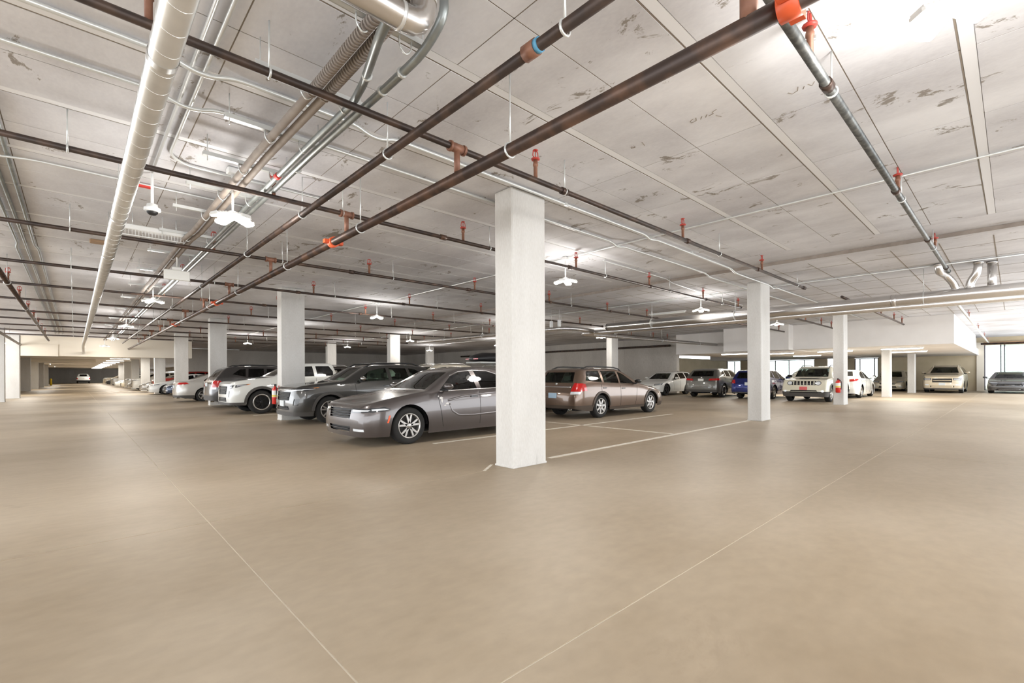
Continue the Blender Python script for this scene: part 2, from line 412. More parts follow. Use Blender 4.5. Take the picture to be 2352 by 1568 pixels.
scribble(0.40, -0.48, [[(0, 0), (.05, .02)], [(0, .05), (.05, .07)], [(0, .1), (.05, .12), (.02, .15)]], 'faint pencil ticks on the ceiling right of the nearest column')

# ================================================================== PIPES AND DUCTS
def hanger(par, x, y, zt, zp, r, axis='y'):
    MB().tube([(x, y, zp + r), (x, y, zt)], 0.007, 6).build('hanger_rod', 'emt', par)
    ring = []
    for k in range(13):
        a = 2 * PI * k / 12; c, s_ = math.cos(a) * (r + 0.006), math.sin(a) * (r + 0.006)
        ring.append((x + c, y, zp + s_) if axis == 'y' else (x, y + c, zp + s_))
    MB().tube(ring, 0.009, 6, cap=False).build('hanger_ring', 'emt', par)

HEAD = {}
def sprinkler(par, x, y, z0, z1):
    """upright sprinkler head on a riser nipple"""
    if 'n' not in HEAD:
        HEAD['n'] = MB().lathe([(0.001, -0.02), (0.022, -0.02), (0.022, 0.13), (0.029, 0.135), (0.029, 0.16), (0.024, 0.165), (0.024, 0.2), (0.0, 0.2)], seg=8).mesh('sprinkler_nipple', 'copper_fit')
        m = MB().lathe([(0.001, 0.2), (0.045, 0.2), (0.05, 0.215), (0.04, 0.222), (0.001, 0.222)], seg=10)
        for s_ in (-1, 1):
            m.tube([(0.02 * s_, 0, 0.22), (0.042 * s_, 0, 0.24), (0.036 * s_, 0, 0.29), (0.008 * s_, 0, 0.305)], 0.006, 5)
        m.lathe([(0.001, 0.303), (0.032, 0.305), (0.03, 0.311), (0.001, 0.311)], seg=10)
        m.tube([(0, 0, 0.22), (0, 0, 0.3)], 0.005, 5)
        HEAD['f'] = m.mesh('sprinkler_frame', 'red_fit')
    n = link('sprinkler_nipple', HEAD['n'], par, (x, y, z0)); link('sprinkler_frame', HEAD['f'], n)
    return n

def branch(y, x0, x1, z, heads, rods, label, r=0.03, m='black_pipe', tees=(), ends=True, mx=(-1.6, 3.171)):
    o = thing('sprinkler_branch_pipe', label, 'pipe', (0, 0, 0), 0, 'sprinkler branch pipes')
    MB().tube([(x0, y, z), (x1, y, z)], r, 10).build('pipe_run', m, o)
    for x in heads: sprinkler(o, x, y, z + r * 0.6, z)
    for x in rods: hanger(o, x, y, (ZC if x < XS else ZF), z, r, 'x')
    for x in tees:
        mb = MB().tube([(x - 0.08, y, z), (x + 0.08, y, z)], r + 0.013, 10).tube([(x, y, z), (x, y, mx[1])], r * 0.95, 10)
        mb.tube([(x - 0.09, y, z), (x - 0.065, y, z)], r + 0.02, 10).tube([(x + 0.065, y, z), (x + 0.09, y, z)], r + 0.02, 10)
        mb.build('tee_fitting', 'copper_fit', o)
    if ends: MB().tube([(x1 - 0.05, y, z), (x1 + 0.02, y, z)], r + 0.012, 10).build('end_cap', m, o)
    for x in [x for x in (-0.05 + 3.05 * k for k in range(0, 5)) if x0 < x < x1 and y < 12]:
        MB().tube([(x - 0.05, y, z), (x + 0.05, y, z)], r + 0.011, 10).build('coupling', 'rust_pipe', o)
    return o
ORD = ['nearest', 'second', 'third', 'fourth', 'fifth', 'sixth', 'seventh', 'eighth', 'ninth', 'tenth', 'eleventh']
BY = [-0.95, 1.52, 4.82, 8.0, 10.95, 13.95, 17.3, 20.1, 23.1, 26.1, 29.1]
BE = [9.2, 11.6, 13.2, 13.0, 12.6, 12.3, 12.8, 12.0, 12.0, 12.0, 12.0]
for k, (y, e) in enumerate(zip(BY, BE)):
    hs = [-3.92, -0.53, 2.84, 6.27] if k == 0 else [x for x in (-5.35, -2.5, 0.34, 3.2, 6.0, 8.9, 11.4) if x < e]
    rd = [-3.24, -0.04, 4.2, 8.6] if k == 0 else [-4.3, -1.9 + 0.25 * (k % 3), 0.9, 4.2, 7.0, 10.2]
    branch(y, -9.5, e, 3.40 - (0.0 if k else 0.0), hs, [x for x in rd if x < e - 0.3], '%s dark sprinkler branch pipe from the camera, crossing under the ceiling' % ORD[k], tees=(-1.6,))
# right-hand branch, darker galvanised
o = branch(-3.58, -1.57, 9.6, 3.45, [-0.49, 3.14, 7.1], [0.08, 3.4, 6.8], 'speckled grey sprinkler pipe running away along the right side of the ceiling', r=0.034, m='dark_galv')
# main runs
o = thing('sprinkler_main_pipe', 'thick brown sprinkler main crossing diagonally above the nearest column', 'pipe')
MB().tube([(-1.6, -6.5, 3.12), (-1.6, 36, 3.12)], 0.053, 14).build('pipe_run', 'rust_pipe', o)
for y in (-1.69, 1.1, 3.9, 7.2, 10.2, 14.5, 19, 24, 29): hanger(o, -1.6, y, ZC, 3.12, 0.053)
for y in (-3.78, 1.96, 9.3, 16.0):
    mb = MB().tube([(-1.6, y - 0.05, 3.12), (-1.6, y + 0.05, 3.12)], 0.072, 14)
    for s_ in (-1, 1): mb.box(-1.6 + s_ * 0.075, y - 0.035, 3.095, -1.6 + s_ * 0.13, y + 0.035, 3.145)
    mb.build('grooved_coupling', 'orange_fit', o)
for y in (-3.58,): MB().tube([(-1.6, y, 3.12), (-1.6, y, 3.45)], 0.045, 10).build('riser_nipple', 'copper_fit', o)
o = thing('drain_pipe', 'black pipe with a blue-banded coupling running beside the sprinkler main', 'pipe')
MB().tube([(-2.14, -6.5, 3.30), (-2.14, 32, 3.28)], 0.038, 12).build('pipe_run', 'black_pipe', o)
for y in (-2.75, -0.61, 1.6, 4.2, 8.0, 12.4, 17, 22, 27): hanger(o, -2.14, y, ZC, 3.29, 0.038)
MB().tube([(-2.14, -2.52, 3.30), (-2.14, -2.42, 3.30)], 0.052, 12).build('coupling', 'copper_fit', o)
MB().tube([(-2.14, -2.55, 3.30), (-2.14, -2.52, 3.30)], 0.046, 12).build('blue_band', mat('blue_band', '5FA0C4', .5), o)
# left-side mains
for (x, z, y0, y1, r, m, lab) in ((-5.26, 3.2, 3.0, 30.5, 0.045, 'rust_pipe', 'brown sprinkler main at the far left of the ceiling'), (-6.62, 3.2, 14, 35.9, 0.06, 'rust_pipe', 'brown pipe at the left edge ending at the cream bulkhead')):
    o = thing('sprinkler_main_pipe', lab, 'pipe'); MB().tube([(x, y0, z), (x, y1, z)], r, 10).build('pipe_run', m, o)
    for y in (9, 14, 19, 24, 29): hanger(o, x, y + 0.5, ZC, z, r)
# spiral duct
o = thing('spiral_duct', 'long round galvanised spiral duct hanging over the left aisle', 'duct')
RD, ZD, XD = 0.076, 3.12, -3.872
MB().tube([(XD, -6, ZD), (XD, 33.5, ZD), (XD + 0.05, 35.95, ZD - 0.35)], RD, 28, bend=0.5).build('duct_barrel', 'spiral_steel', o)
for k in range(90):
    y = -3.1 + 0.21 * k * (1 + 0.006 * k)
    if y > 33: break
    n = 20
    pts = [(XD + math.cos(2 * PI * i / n) * (RD + 0.0006), y + 0.05 * i / n, ZD + math.sin(2 * PI * i / n) * (RD + 0.0006)) for i in range(n + 1)]
    MB().tube(pts, 0.0022, 4, cap=False).build('spiral_seam', 'seam_steel', o)
for y in (-1.15, 2.6, 4.9, 9.6, 15, 22):
    MB().tube([(XD, y - 0.03, ZD), (XD, y + 0.03, ZD)], RD + 0.003, 28, cap=False).build('duct_band', 'spiral_steel', o)
    MB().tube([(XD, y, ZD + RD), (XD, y, ZC)], 0.005, 5).build('hanger_rod', 'emt', o)
# elbow duct near the top of the frame
o = thing('elbow_duct', 'short shiny round duct with an elbow at the top of the picture', 'duct')
MB().tube([(-4.9, -2.19, 3.28), (-2.76, -2.19, 3.28), (-2.76, -2.22, ZC - 0.005)], 0.074, 20, bend=0.13).build('duct_barrel', 'stainless', o)
MB().tube([(-2.92, -2.19, 3.28), (-2.90, -2.19, 3.28)], 0.078, 20).build('duct_band', 'seam_steel', o)
MB().tube([(-2.76, -2.20, 3.43), (-2.76, -2.202, 3.445)], 0.079, 20).build('duct_band', 'seam_steel', o)
# two insulated lines with ribbed flexible ends
for x, lab in ((-2.93, 'ribbed grey insulated pipe, left one of the pair over the left aisle'), (-2.83, 'ribbed grey insulated pipe, right one of the pair over the left aisle')):
    o = thing('insulated_pipe', lab, 'pipe')
    MB().tube([(x + 0.07, -3.6, 3.50), (x + 0.06, -1.2, 3.495), (x + .02, 0.6, 3.49), (x + .02, 4.1, 3.49), (x - 0.02, 4.7, 3.49), (x - 0.02, 33, 3.49)], 0.034, 12).build('pipe_run', 'insulation', o)
    for k in range(46):
        y = -2.3 + 0.034 * k
        MB().tube([(x + 0.058 - 0.006 * k / 46, y, 3.496), (x + 0.058 - 0.006 * k / 46, y + 0.014, 3.496)], 0.042, 10).build('flex_rib', 'cork_grey', o)
# galvanised pair with swept bends
o = thing('galvanised_pipe', 'grey galvanised pipe with a swept bend rising to the right', 'pipe')
MB().tube([(-2.46, -1.98, ZC - 0.004), (-2.46, -1.98, 3.62), (-2.485, -1.76, 3.48), (-2.49, -1.3, 3.47), (-2.51, 0.22, 3.47), (-2.51, 33, 3.47)], 0.031, 12, bend=0.14).build('pipe_run', 'galv_pipe', o)
for y in (-1.5, -1.2, 0.7): MB().tube([(-2.492, y, 3.472), (-2.492, y + 0.025, 3.472)], 0.039, 12).build('pipe_clamp', 'emt', o)
o = thing('galvanised_pipe', 'grey galvanised pipe dropping from behind the elbow duct', 'pipe')
MB().tube([(-2.945, -2.16, 3.29), (-2.91, -1.95, 3.29), (-2.66, -1.22, 3.45), (-2.59, -0.86, 3.47), (-2.60, 0.3, 3.47), (-2.60, 33, 3.47)], 0.03, 12, bend=0.10).build('pipe_run', 'galv_pipe', o)
MB().tube([(-2.60, 0.98, 3.47), (-2.60, 1.06, 3.47)], 0.034, 12).build('red_band', 'strip_red', o)
MB().tube([(-2.705, -1.37, 3.42), (-2.697, -1.34, 3.426)], 0.038, 12).build('pipe_clamp', 'emt', o)
# strut channels carrying them
for k, y in enumerate([-1.72, -0.73, 0.22, 1.17, 2.17, 3.2, 4.6, 6.2, 8.2, 10.4, 13, 16, 19.5, 23]):
    o = thing('strut_channel', 'pale steel strut channel under the pipe bundle, %s from the camera' % (['first', 'second', 'third', 'fourth', 'fifth', 'sixth', 'seventh', 'eighth', 'ninth', 'tenth', 'eleventh', 'twelfth', 'thirteenth', 'fourteenth'][k]), 'bracket', group='strut channels over the left aisle')
    z = 3.545
    MB().box(-3.28, y - 0.022, z, -2.44, y + 0.022, z + 0.006).box(-3.28, y - 0.026, z - 0.0, -2.44, y - 0.02, z + 0.04).box(-3.28, y + 0.02, z, -2.44, y + 0.026, z + 0.04).build('channel', 'emt', o)
    for x in (-3.24, -2.46): MB().tube([(x, y, z - 0.05), (x, y, ZC)], 0.005, 5).build('hanger_rod', 'emt', o)
    for x in (-2.905, -2.60):
        MB().tube([(x - 0.046, y, z), (x - 0.046, y, 3.48), (x, y, 3.432), (x + 0.046, y, 3.48), (x + 0.046, y, z)], 0.006, 5, bend=0.03).build('pipe_clamp', 'emt', o)

# conduits on the ceiling
def conduit(pts, label, r=0.014, m='emt', clips=()):
    o = thing('conduit', label, 'conduit'); MB().tube(pts, r, 8, bend=0.12).build('tube', m, o)
    for c in clips: MB().box(c[0] - 0.03, c[1] - 0.012, c[2] - r - 0.004, c[0] + 0.03, c[1] + 0.012, c[2] + 0.02).build('clip', 'emt', o)
    return o
def jog(y, xs, z, dz=0.06, dy=0.0):
    p = [(-9.5, y, z)]
    for x in xs: p += [(x - 0.22, y, z), (x - 0.07, y + dy, z - dz), (x + 0.07, y + dy, z - dz), (x + 0.22, y, z)]
    return p
Z1 = ZC - 0.03
conduit(jog(-0.10, (-3.5, -2.0), Z1) + [(-2.0 + 0.5, -0.1, Z1), (3.2, -0.06, Z1), (3.36, -0.06, Z1 - 0.06), (3.55, -0.06, Z1 - 0.02), (7.0, -0.02, Z1 - 0.02), (7.3, -0.02, ZF - 0.05), (9.6, 0.0, ZF - 0.04), (9.9, 0.0, ZF - 0.1), (10.1, 0, ZF - 0.04), (21.5, 0.02, ZF - 0.04)], 'pale steel conduit along the ceiling over the nearest two columns', 0.021, clips=[(-1.0, -0.1, Z1), (1.0, -0.09, Z1), (5.0, -0.05, Z1)])
conduit(jog(0.54, (-3.5,), Z1) + [(3.1, 0.60, Z1), (3.3, 0.60, Z1 - 0.07), (3.5, 0.6, Z1 - 0.02), (7.0, 0.6, Z1 - 0.02), (7.3, 0.6, ZF - 0.05), (21, 0.62, ZF - 0.04)], 'second pale conduit running just behind the first over the nearest column', 0.019)
conduit([(-3.56, -5.5, Z1), (-3.56, 2.6, Z1)], 'pale conduit along the aisle right of the spiral duct', 0.016)
conduit([(-3.47, -5.5, Z1), (-3.47, 1.9, Z1), (-3.3, 2.1, Z1), (-1.6, 2.1, Z1)], 'pale conduit that turns square towards the hanging lamp', 0.016)
conduit([(-9.5, 3.1, Z1), (-4.95, 3.1, Z1 - 0.05), (-4.6, 3.12, Z1), (-3.7, 3.14, Z1), (-2.4, 3.16, Z1)], 'pale conduit with a red tag beside the dome camera', 0.014)
tag(MB().box(-3.66, 3.12, Z1 - 0.03, -3.50, 3.19, Z1 - 0.015).build('warning_tag', 'strip_red'), 'red tag fixed on the conduit beside the spiral duct', 'tag')
for k, x in enumerate((-5.02, -4.92, -4.80)):
    conduit([(x, 1.5, Z1), (x, 8.0, Z1), (x + 0.04 * (k - 1), 8.4, Z1), (x + 0.04 * (k - 1), 33, Z1)], ('leftmost of three conduits along the left ceiling', 'middle of three conduits along the left ceiling', 'rightmost of three conduits along the left ceiling')[k], 0.02, 'galv_pipe')
conduit([(3.4, -13, Z1), (3.42, 10.3, Z1)], 'conduit along the ceiling feeding the lamp right of the nearest column', 0.014)
conduit([(3.3, 10.5, Z1), (3.3, 30, Z1)], 'conduit along the ceiling feeding the lamps behind the grey cars', 0.014)
conduit([(10.0, -12, ZF - 0.02), (10.0, 27, ZF - 0.02)], 'conduit along the ceiling above the second stall row', 0.014)
conduit([(16.6, -12, ZF - 0.02), (16.6, 27, ZF - 0.02)], 'conduit along the ceiling above the second aisle', 0.014)
conduit([(4.2, 1.58, Z1), (7.0, 1.6, Z1 - 0.02), (7.3, 1.62, ZF - 0.04), (13, 2.0, ZF - 0.03)], 'thin conduit beside the second branch pipe', 0.012)
# big stainless pipes at the right
o = thing('stainless_pipe', 'upper of two long shiny steel pipes crossing behind the second column', 'pipe')
MB().tube([(10.35, -10, 3.02), (10.35, 5.85, 3.02)], 0.135, 22).build('pipe_run', 'stainless', o)
MB().lathe([(0.001, 0.04), (0.10, 0.03), (0.138, -0.03)], (10.35, 5.86, 3.02), 'y', 20).build('end_cap', 'stainless', o)
for y in (-3.1, 1.2, 4.0): hanger(o, 10.35, y, ZF, 3.02, 0.135)
MB().tube([(10.35, -2.6, 3.02), (10.35, -2.5, 3.02)], 0.141, 22).build('pipe_band', 'stainless', o)
o = thing('stainless_pipe', 'lower of two long shiny steel pipes crossing behind the second column', 'pipe')
MB().tube([(10.62, -10, 2.885), (10.62, 5.6, 2.885), (10.66, 7.35, 2.90), (23.2, 7.35, 2.96)], 0.085, 18, bend=0.3).build('pipe_run', 'stainless', o)
for x in (13, 17, 21): hanger(o, x, 7.35, ZF, 2.93, 0.085, 'x')
o = thing('stainless_pipe', 'shiny steel pipe coming from behind the nearest column to an elbow', 'pipe')
MB().tube([(9.35, 17.5, 3.06), (9.35, 7.2, 3.02), (9.65, 6.7, 2.98), (10.48, 6.62, 2.93)], 0.08, 18, bend=0.3).build('pipe_run', 'stainless', o)
for y in (9, 12, 15): hanger(o, 9.35, y, ZF, 3.05, 0.085)
# goose-neck risers on the right
for pts, lab in (([(10.38, -3.66, 3.10), (10.34, -3.62, 3.28), (10.2, -3.50, 3.46), (9.98, -3.40, 3.52), (9.93, -3.40, 3.60), (9.93, -3.40, ZF - 0.012)], 'left shiny goose neck duct rising from the steel pipes'),
                 ([(10.38, -3.88, 3.10), (10.38, -3.88, 3.28), (10.30, -4.0, 3.46), (10.30, -4.02, ZF - 0.012)], 'middle shiny goose neck duct rising from the steel pipes'),
                 ([(10.5, -4.22, 3.0), (10.5, -4.22, ZF - 0.012)], 'right shiny duct rising straight from the steel pipes')):
    o = thing('riser_duct', lab, 'duct')
    MB().tube(pts, 0.075, 16, bend=0.1).build('duct_barrel', 'stainless', o)
    p = pts[-1]; MB().tube([(p[0], p[1], p[2] - 0.03), (p[0], p[1], p[2])], 0.09, 16).build('flange', 'stainless', o)
# dark pipe along the rear wall, far right branch pipes
for (pts, r, lab) in (([(24.6, 11.0, 3.15), (24.6, 34, 3.15)], 0.07, 'dark pipe along the top of the bare concrete wall'),
                      ([(13.5, 3.3, 3.35), (23.0, 3.3, 3.35)], 0.035, 'dark sprinkler pipe in front of the stepped white bulkhead'),
                      ([(12.5, 1.2, 3.4), (21.6, 1.2, 3.35)], 0.035, 'dark sprinkler pipe ending above the pale boxy jeep'),
                      ([(11.5, -1.25, 3.4), (22.3, -1.25, 3.38)], 0.035, 'thin pipe with two stubs in front of the white bulkhead'),
                      ([(14, -3.35, 3.4), (41.5, -3.35, 3.3)], 0.04, 'pale pipe with stubs running to the tall window wall'),
                      ([(40.8, -3.0, 3.2), (40.8, -14, 3.2)], 0.06, 'brown pipe along the head of the tall window wall'),
                      ([(13.0, 9.6, 3.35), (22.0, 9.6, 3.35)], 0.03, 'dark sprinkler pipe above the white hatchback')):
    o = thing('sprinkler_pipe', lab, 'pipe'); MB().tube(pts, r, 10).build('pipe_run', 'black_pipe' if 'dark' in lab else ('white_metal' if 'pale' in lab else 'rust_pipe'), o)
    a, b = Vector(pts[0]), Vector(pts[1])
    for t in (0.25, 0.5, 0.75, 0.93):
        p = a.lerp(b, t); MB().tube([p, (p.x, p.y, ZF)], 0.006, 5).build('hanger_rod', 'emt', o)
        if abs(b.x - a.x) > 1: sprinkler(o, p.x + 0.3, p.y, p.z + 0.01, 0)

# ================================================================== LAMPS, CAMERA, SIGN
LM = {}
def hanging_lamp(x, y, zt, zl, label, size=1.0, rz=0.0, power=1.0):
    """pendant: conduit box, stem, hub and four folding LED heads"""
    o = thing('hanging_lamp', label, 'lamp', (x, y, 0), rz, 'hanging garage lamps')
    MB().bbox(-0.06, -0.06, zt - 0.075, 0.06, 0.06, zt - 0.005, 0.01).build('junction_box', 'white_metal', o)
    MB().tube([(0, 0, zl + 0.06), (0, 0, zt - 0.07)], 0.013, 8).build('stem', 'white_metal', o)
    if 'hub' not in LM:
        LM['hub'] = MB().lathe([(0.001, 0.075), (0.045, 0.07), (0.05, 0.03), (0.075, 0.02), (0.08, -0.01), (0.001, -0.02)], seg=16).mesh('hub', 'white_metal')
        m = MB()
        prof = [(-0.10, 0.055), (-0.085, 0.07), (0.085, 0.07), (0.10, 0.055), (0.10, -0.055), (0.085, -0.07), (-0.085, -0.07), (-0.10, -0.055)]
        m.prism(prof, 0.0, 0.022, 'z'); LM['wing'] = m.mesh('lamp_head', 'white_metal')
        LM['led'] = MB().prism([(a * 0.9, b * 0.86) for a, b in prof], -0.014, 0.0, 'z').mesh('led_panel', 'lamp_glow')
        LM['fins'] = MB()
        for k in range(5): LM['fins'].box(-0.08 + k * 0.04 - 0.003, -0.06, 0.022, -0.08 + k * 0.04 + 0.003, 0.06, 0.04)
        LM['fins'] = LM['fins'].mesh('heat_sink', 'white_metal')
    link('hub', LM['hub'], o, (0, 0, zl))
    for k in range(4):
        a = k * PI / 2 + 0.4
        h = link('lamp_head', LM['wing'], o, (0.15 * math.cos(a), 0.15 * math.sin(a), zl - 0.012), (0, 0.25, a))
        link('led_panel', LM['led'], h); link('heat_sink', LM['fins'], h)
    ld = bpy.data.lights.new('lamp_light', 'POINT'); ld.energy = LAMP_W * power; ld.color = (1.0, 0.965, 0.92); ld.shadow_soft_size = 0.22
    l = bpy.data.objects.new('lamp_light', ld); COL.objects.link(l); l.parent = o; l.location = (0, 0, zl - 0.16)
    lu = bpy.data.lights.new('lamp_uplight', 'POINT'); lu.energy = LAMP_W * power * 0.08; lu.color = (1.0, 0.95, 0.88); lu.shadow_soft_size = 0.2
    l = bpy.data.objects.new('lamp_uplight', lu); COL.objects.link(l); l.parent = o; l.location = (0, 0, zl + 0.12)
    return o
hanging_lamp(-2.85, 1.90, ZC, 3.17, 'bright hanging lamp among the pipes left of the nearest column', 1.2)
hanging_lamp(-2.77, 10.6, ZC, 3.21, 'hanging lamp over the left aisle, second from the camera')
hanging_lamp(-2.77, 19.2, ZC, 3.25, 'hanging lamp over the left aisle, third from the camera')
hanging_lamp(-2.80, 27.2, ZC, 3.25, 'hanging lamp over the left aisle, fourth from the camera')
hanging_lamp(-2.86, 34.6, ZC, 3.22, 'hanging lamp just in front of the cream bulkhead', 1.0, 0.0, 0.5)
hanging_lamp(3.42, 1.99, ZC, 3.25, 'bright hanging lamp just right of the nearest column')
hanging_lamp(3.30, 10.3, ZC, 3.25, 'hanging lamp above the roof of the grey compact SUV')
hanging_lamp(3.40, 18.7, ZC, 3.25, 'hanging lamp right of the column with the extinguisher')
hanging_lamp(3.40, 27.1, ZC, 3.25, 'small hanging lamp left of the column with the extinguisher')
hanging_lamp(10.0, 2.10, ZF, 3.25, 'hanging lamp left of the second column above the steel pipe')
hanging_lamp(10.0, 10.6, ZF, 3.25, 'hanging lamp hidden partly by the nearest column')
hanging_lamp(9.83, 19.1, ZF, 3.25, 'hanging lamp beside the column behind the grey SUV roof')
hanging_lamp(9.5, 26.8, ZF, 3.25, 'tiny hanging lamp far behind the white pickup cab')
hanging_lamp(16.6, 2.02, ZF, 3.27, 'hanging lamp right of the second column before the white bulkhead')
hanging_lamp(16.56, 10.7, ZF, 3.27, 'hanging lamp under the steel pipe elbow in front of the bare wall')
hanging_lamp(16.6, 19.2, ZF, 3.27, 'hanging lamp in front of the rear wall beyond the nearest column')
hanging_lamp(16.6, 27.5, ZF, 3.27, 'hanging lamp far in the rear corner of the hall')
hanging_lamp(-7.3, 34.0, ZC, 3.2, 'hanging lamp at the left edge beside the wide pale column')
hanging_lamp(-0.52, -4.30, ZC, 3.36, 'blown-out bright lamp at the top right of the picture', 1.0, 0.4, 1.1).scale = (0.8, 0.8, 1)
hanging_lamp(10.0, -6.5, ZF, 3.25, 'hanging lamp beyond the right edge of the picture')

def tube_light(x, y, z, ln, along, label, power=14, cat='lamp', lit=True):
    o = thing('tube_light', label, cat, (x, y, 0), 0 if along == 'x' else PI / 2, 'linear strip lights')
    MB().bbox(-ln / 2, -0.06, z - 0.05, ln / 2, 0.06, z - 0.001, 0.01).build('housing', 'white_metal', o)
    MB().tube([(-ln / 2 + 0.03, 0, z - 0.06), (ln / 2 - 0.03, 0, z - 0.06)], 0.03, 10).build('diffuser', 'tube_glow' if lit else 'label_white', o)
    if power:
        ld = bpy.data.lights.new('tube_lamp', 'AREA'); ld.shape = 'RECTANGLE'; ld.size = ln; ld.size_y = 0.1; ld.energy = power; ld.color = (1, .96, .88)
        l = bpy.data.objects.new('tube_lamp', ld); COL.objects.link(l); l.parent = o; l.location = (0, 0, z - 0.1)
    return o
nth = ['first', 'second', 'third', 'fourth', 'fifth', 'sixth', 'seventh', 'eighth', 'ninth', 'tenth', 'eleventh', 'twelfth']
for k in range(12): tube_light(-1.1, 39 + 7.2 * k, 3.02, 1.5, 'x', '%s strip light in the right-hand row under the far aisle ceiling' % nth[k], 95)
for k in range(4): tube_light(-6.6, 42 + 20 * k, 3.02, 1.5, 'y', '%s strip light along the left side of the far aisle' % nth[k], 95)
for k, (x, y, lab) in enumerate(((24.5, -0.9, 'strip light under the white bulkhead above the gold SUV'), (29, -0.6, 'second strip light behind it under the white bulkhead'), (25.0, 1.9, 'strip light under the bulkhead above the white sedan'),
                                 (25.0, 4.6, 'strip light under the stepped bulkhead above the jeep'), (24.0, 6.6, 'strip light under the bulkhead left of the second column'), (30, 4.5, 'strip light deep under the bulkhead behind the jeep'))):
    tube_light(x, y, 2.47 if y < 3.1 or y > 6.3 else 2.45, 1.6, 'y', lab, 60)
tube_light(12.4, 4.55, ZF - 0.06, 1.5, 'y', 'unlit strip fixture hanging above the steel pipes', 0, lit=False)
# unlit linear fixture with a wire guard by the spiral duct
o = thing('linear_fixture', 'white linear fixture with a wire guard beside the spiral duct', 'lamp')
MB().bbox(-3.76, 4.62, 3.50, -2.92, 4.74, 3.58, 0.012).build('housing', 'white_metal', o)
MB().tube([(-3.74, 4.66, 3.42), (-2.94, 4.66, 3.42)], 0.008, 6).build('guard_rail', 'white_metal', o)
for k in range(20): MB().tube([(-3.73 + 0.041 * k, 4.64, 3.51), (-3.73 + 0.041 * k, 4.66, 3.42)], 0.004, 4).build('guard_wire', 'white_metal', o)
for x in (-3.6, -3.05): MB().tube([(x, 4.68, 3.57), (x, 4.68, ZC)], 0.006, 5).build('hanger_rod', 'emt', o)
# dome camera on a drop pole
o = thing('dome_camera', 'white dome security camera on a pole beside the spiral duct', 'camera', (-3.55, 2.69, 0))
MB().tube([(0, 0, 3.36), (0, 0, ZC)], 0.016, 8).build('drop_pole', 'white_metal', o)
MB().lathe([(0.001, 3.375), (0.055, 3.37), (0.06, 3.335), (0.085, 3.325), (0.088, 3.295), (0.07, 3.28), (0.001, 3.28)], seg=18).build('camera_base', 'white_metal', o)
MB().lathe([(0.06, 3.284), (0.055, 3.262), (0.035, 3.242), (0.001, 3.236)], seg=16).build('smoked_dome', 'black_plastic', o)
# blank white sign box hanging in the aisle
o = thing('hanging_sign', 'blank white sign box hanging from a stem over the left aisle', 'sign', (-2.86, 6.05, 0))
MB().tube([(0, 0, 3.27), (0, 0, ZC)], 0.013, 8).build('stem', 'white_metal', o)
MB().bbox(-0.075, -0.04, 3.22, 0.075, 0.04, 3.28, 0.012).build('canopy', 'white_metal', o)
MB().bbox(-0.2, -0.03, 3.04, 0.2, 0.03, 3.22, 0.012).build('sign_panel', 'label_white', o)
# smoke-detector style box on ceiling
tag(MB().bbox(-4.05, 6.9, ZC - 0.05, -3.65, 7.1, ZC - 0.001, 0.01).build('ceiling_plate', 'brown_beam'), 'small brown plate fixed to the ceiling left of the spiral duct', 'plate')
# speaker boxes by the second row
for k, y in enumerate((7.1, 7.5)):
    o = thing('hanging_box', ('left', 'right')[k] + ' of two small white boxes hanging above the steel pipe', 'box', (9.05, y, 0))
    MB().bbox(-.05, -.05, 3.05, .05, .05, 3.3, 0.01).build('casing', 'white_metal', o)
    MB().tube([(0, 0, 3.29), (0, 0, ZF)], 0.006, 5).build('hanger_rod', 'emt', o)

# ---- fire extinguishers on columns
def extinguisher(x, y, z, nx, ny, label):
    o = thing('fire_extinguisher', label, 'fire extinguisher', (x, y, z), math.atan2(ny, nx))
    MB().lathe([(0.001, -0.26), (0.075, -0.26), (0.085, -0.24), (0.085, 0.14), (0.07, 0.19), (0.03, 0.22), (0.03, 0.25), (0.001, 0.25)], (0.1, 0, 0), 'z', 18).build('cylinder', 'ext_red', o)
    MB().lathe([(0.0868, -0.06), (0.0868, 0.12)], (0.1, 0, 0), 'z', 18).build('label_band', 'label_white', o)
    MB().lathe([(0.0874, -0.05), (0.0874, 0.0)], (0.1, 0, 0), 'z', 18).build('yellow_band', 'label_yellow', o)
    MB().lathe([(0.001, 0.24), (0.028, 0.24), (0.028, 0.29), (0.001, 0.29)], (0.1, 0, 0), 'z', 12).box(0.06, -0.012, 0.29, 0.2, 0.012, 0.305).box(0.06, -0.012, 0.26, 0.19, 0.012, 0.272).build('valve_handle', 'black_plastic', o)
    MB().tube([(0.1, 0.03, 0.26), (0.1, 0.11, 0.2), (0.1, 0.115, 0.0), (0.1, 0.1, -0.14)], 0.012, 8, bend=0.08).build('hose', 'black_plastic', o)
    MB().box(0, -0.04, -0.2, 0.012, 0.04, 0.26).box(0, -0.09, -0.1, 0.03, 0.09, -0.08).build('bracket', 'red_fit', o)
extinguisher(0.0, 9.75, 0.72, -1, 0, 'red fire extinguisher on the column beside the grey compact SUV')
extinguisher(17.97, 0.22, 0.75, -1, 0, 'red fire extinguisher on the column beside the pale boxy jeep')
# far aisle bollard and boxes
tag(MB().lathe([(0.001, 0), (0.13, 0), (0.13, 0.95), (0.1, 1.02), (0.001, 1.05)], (-6.9, 96, 0), 'z', 14).build('bollard', 'yellow_paint'), 'yellow bollard at the end of the far aisle', 'bollard')

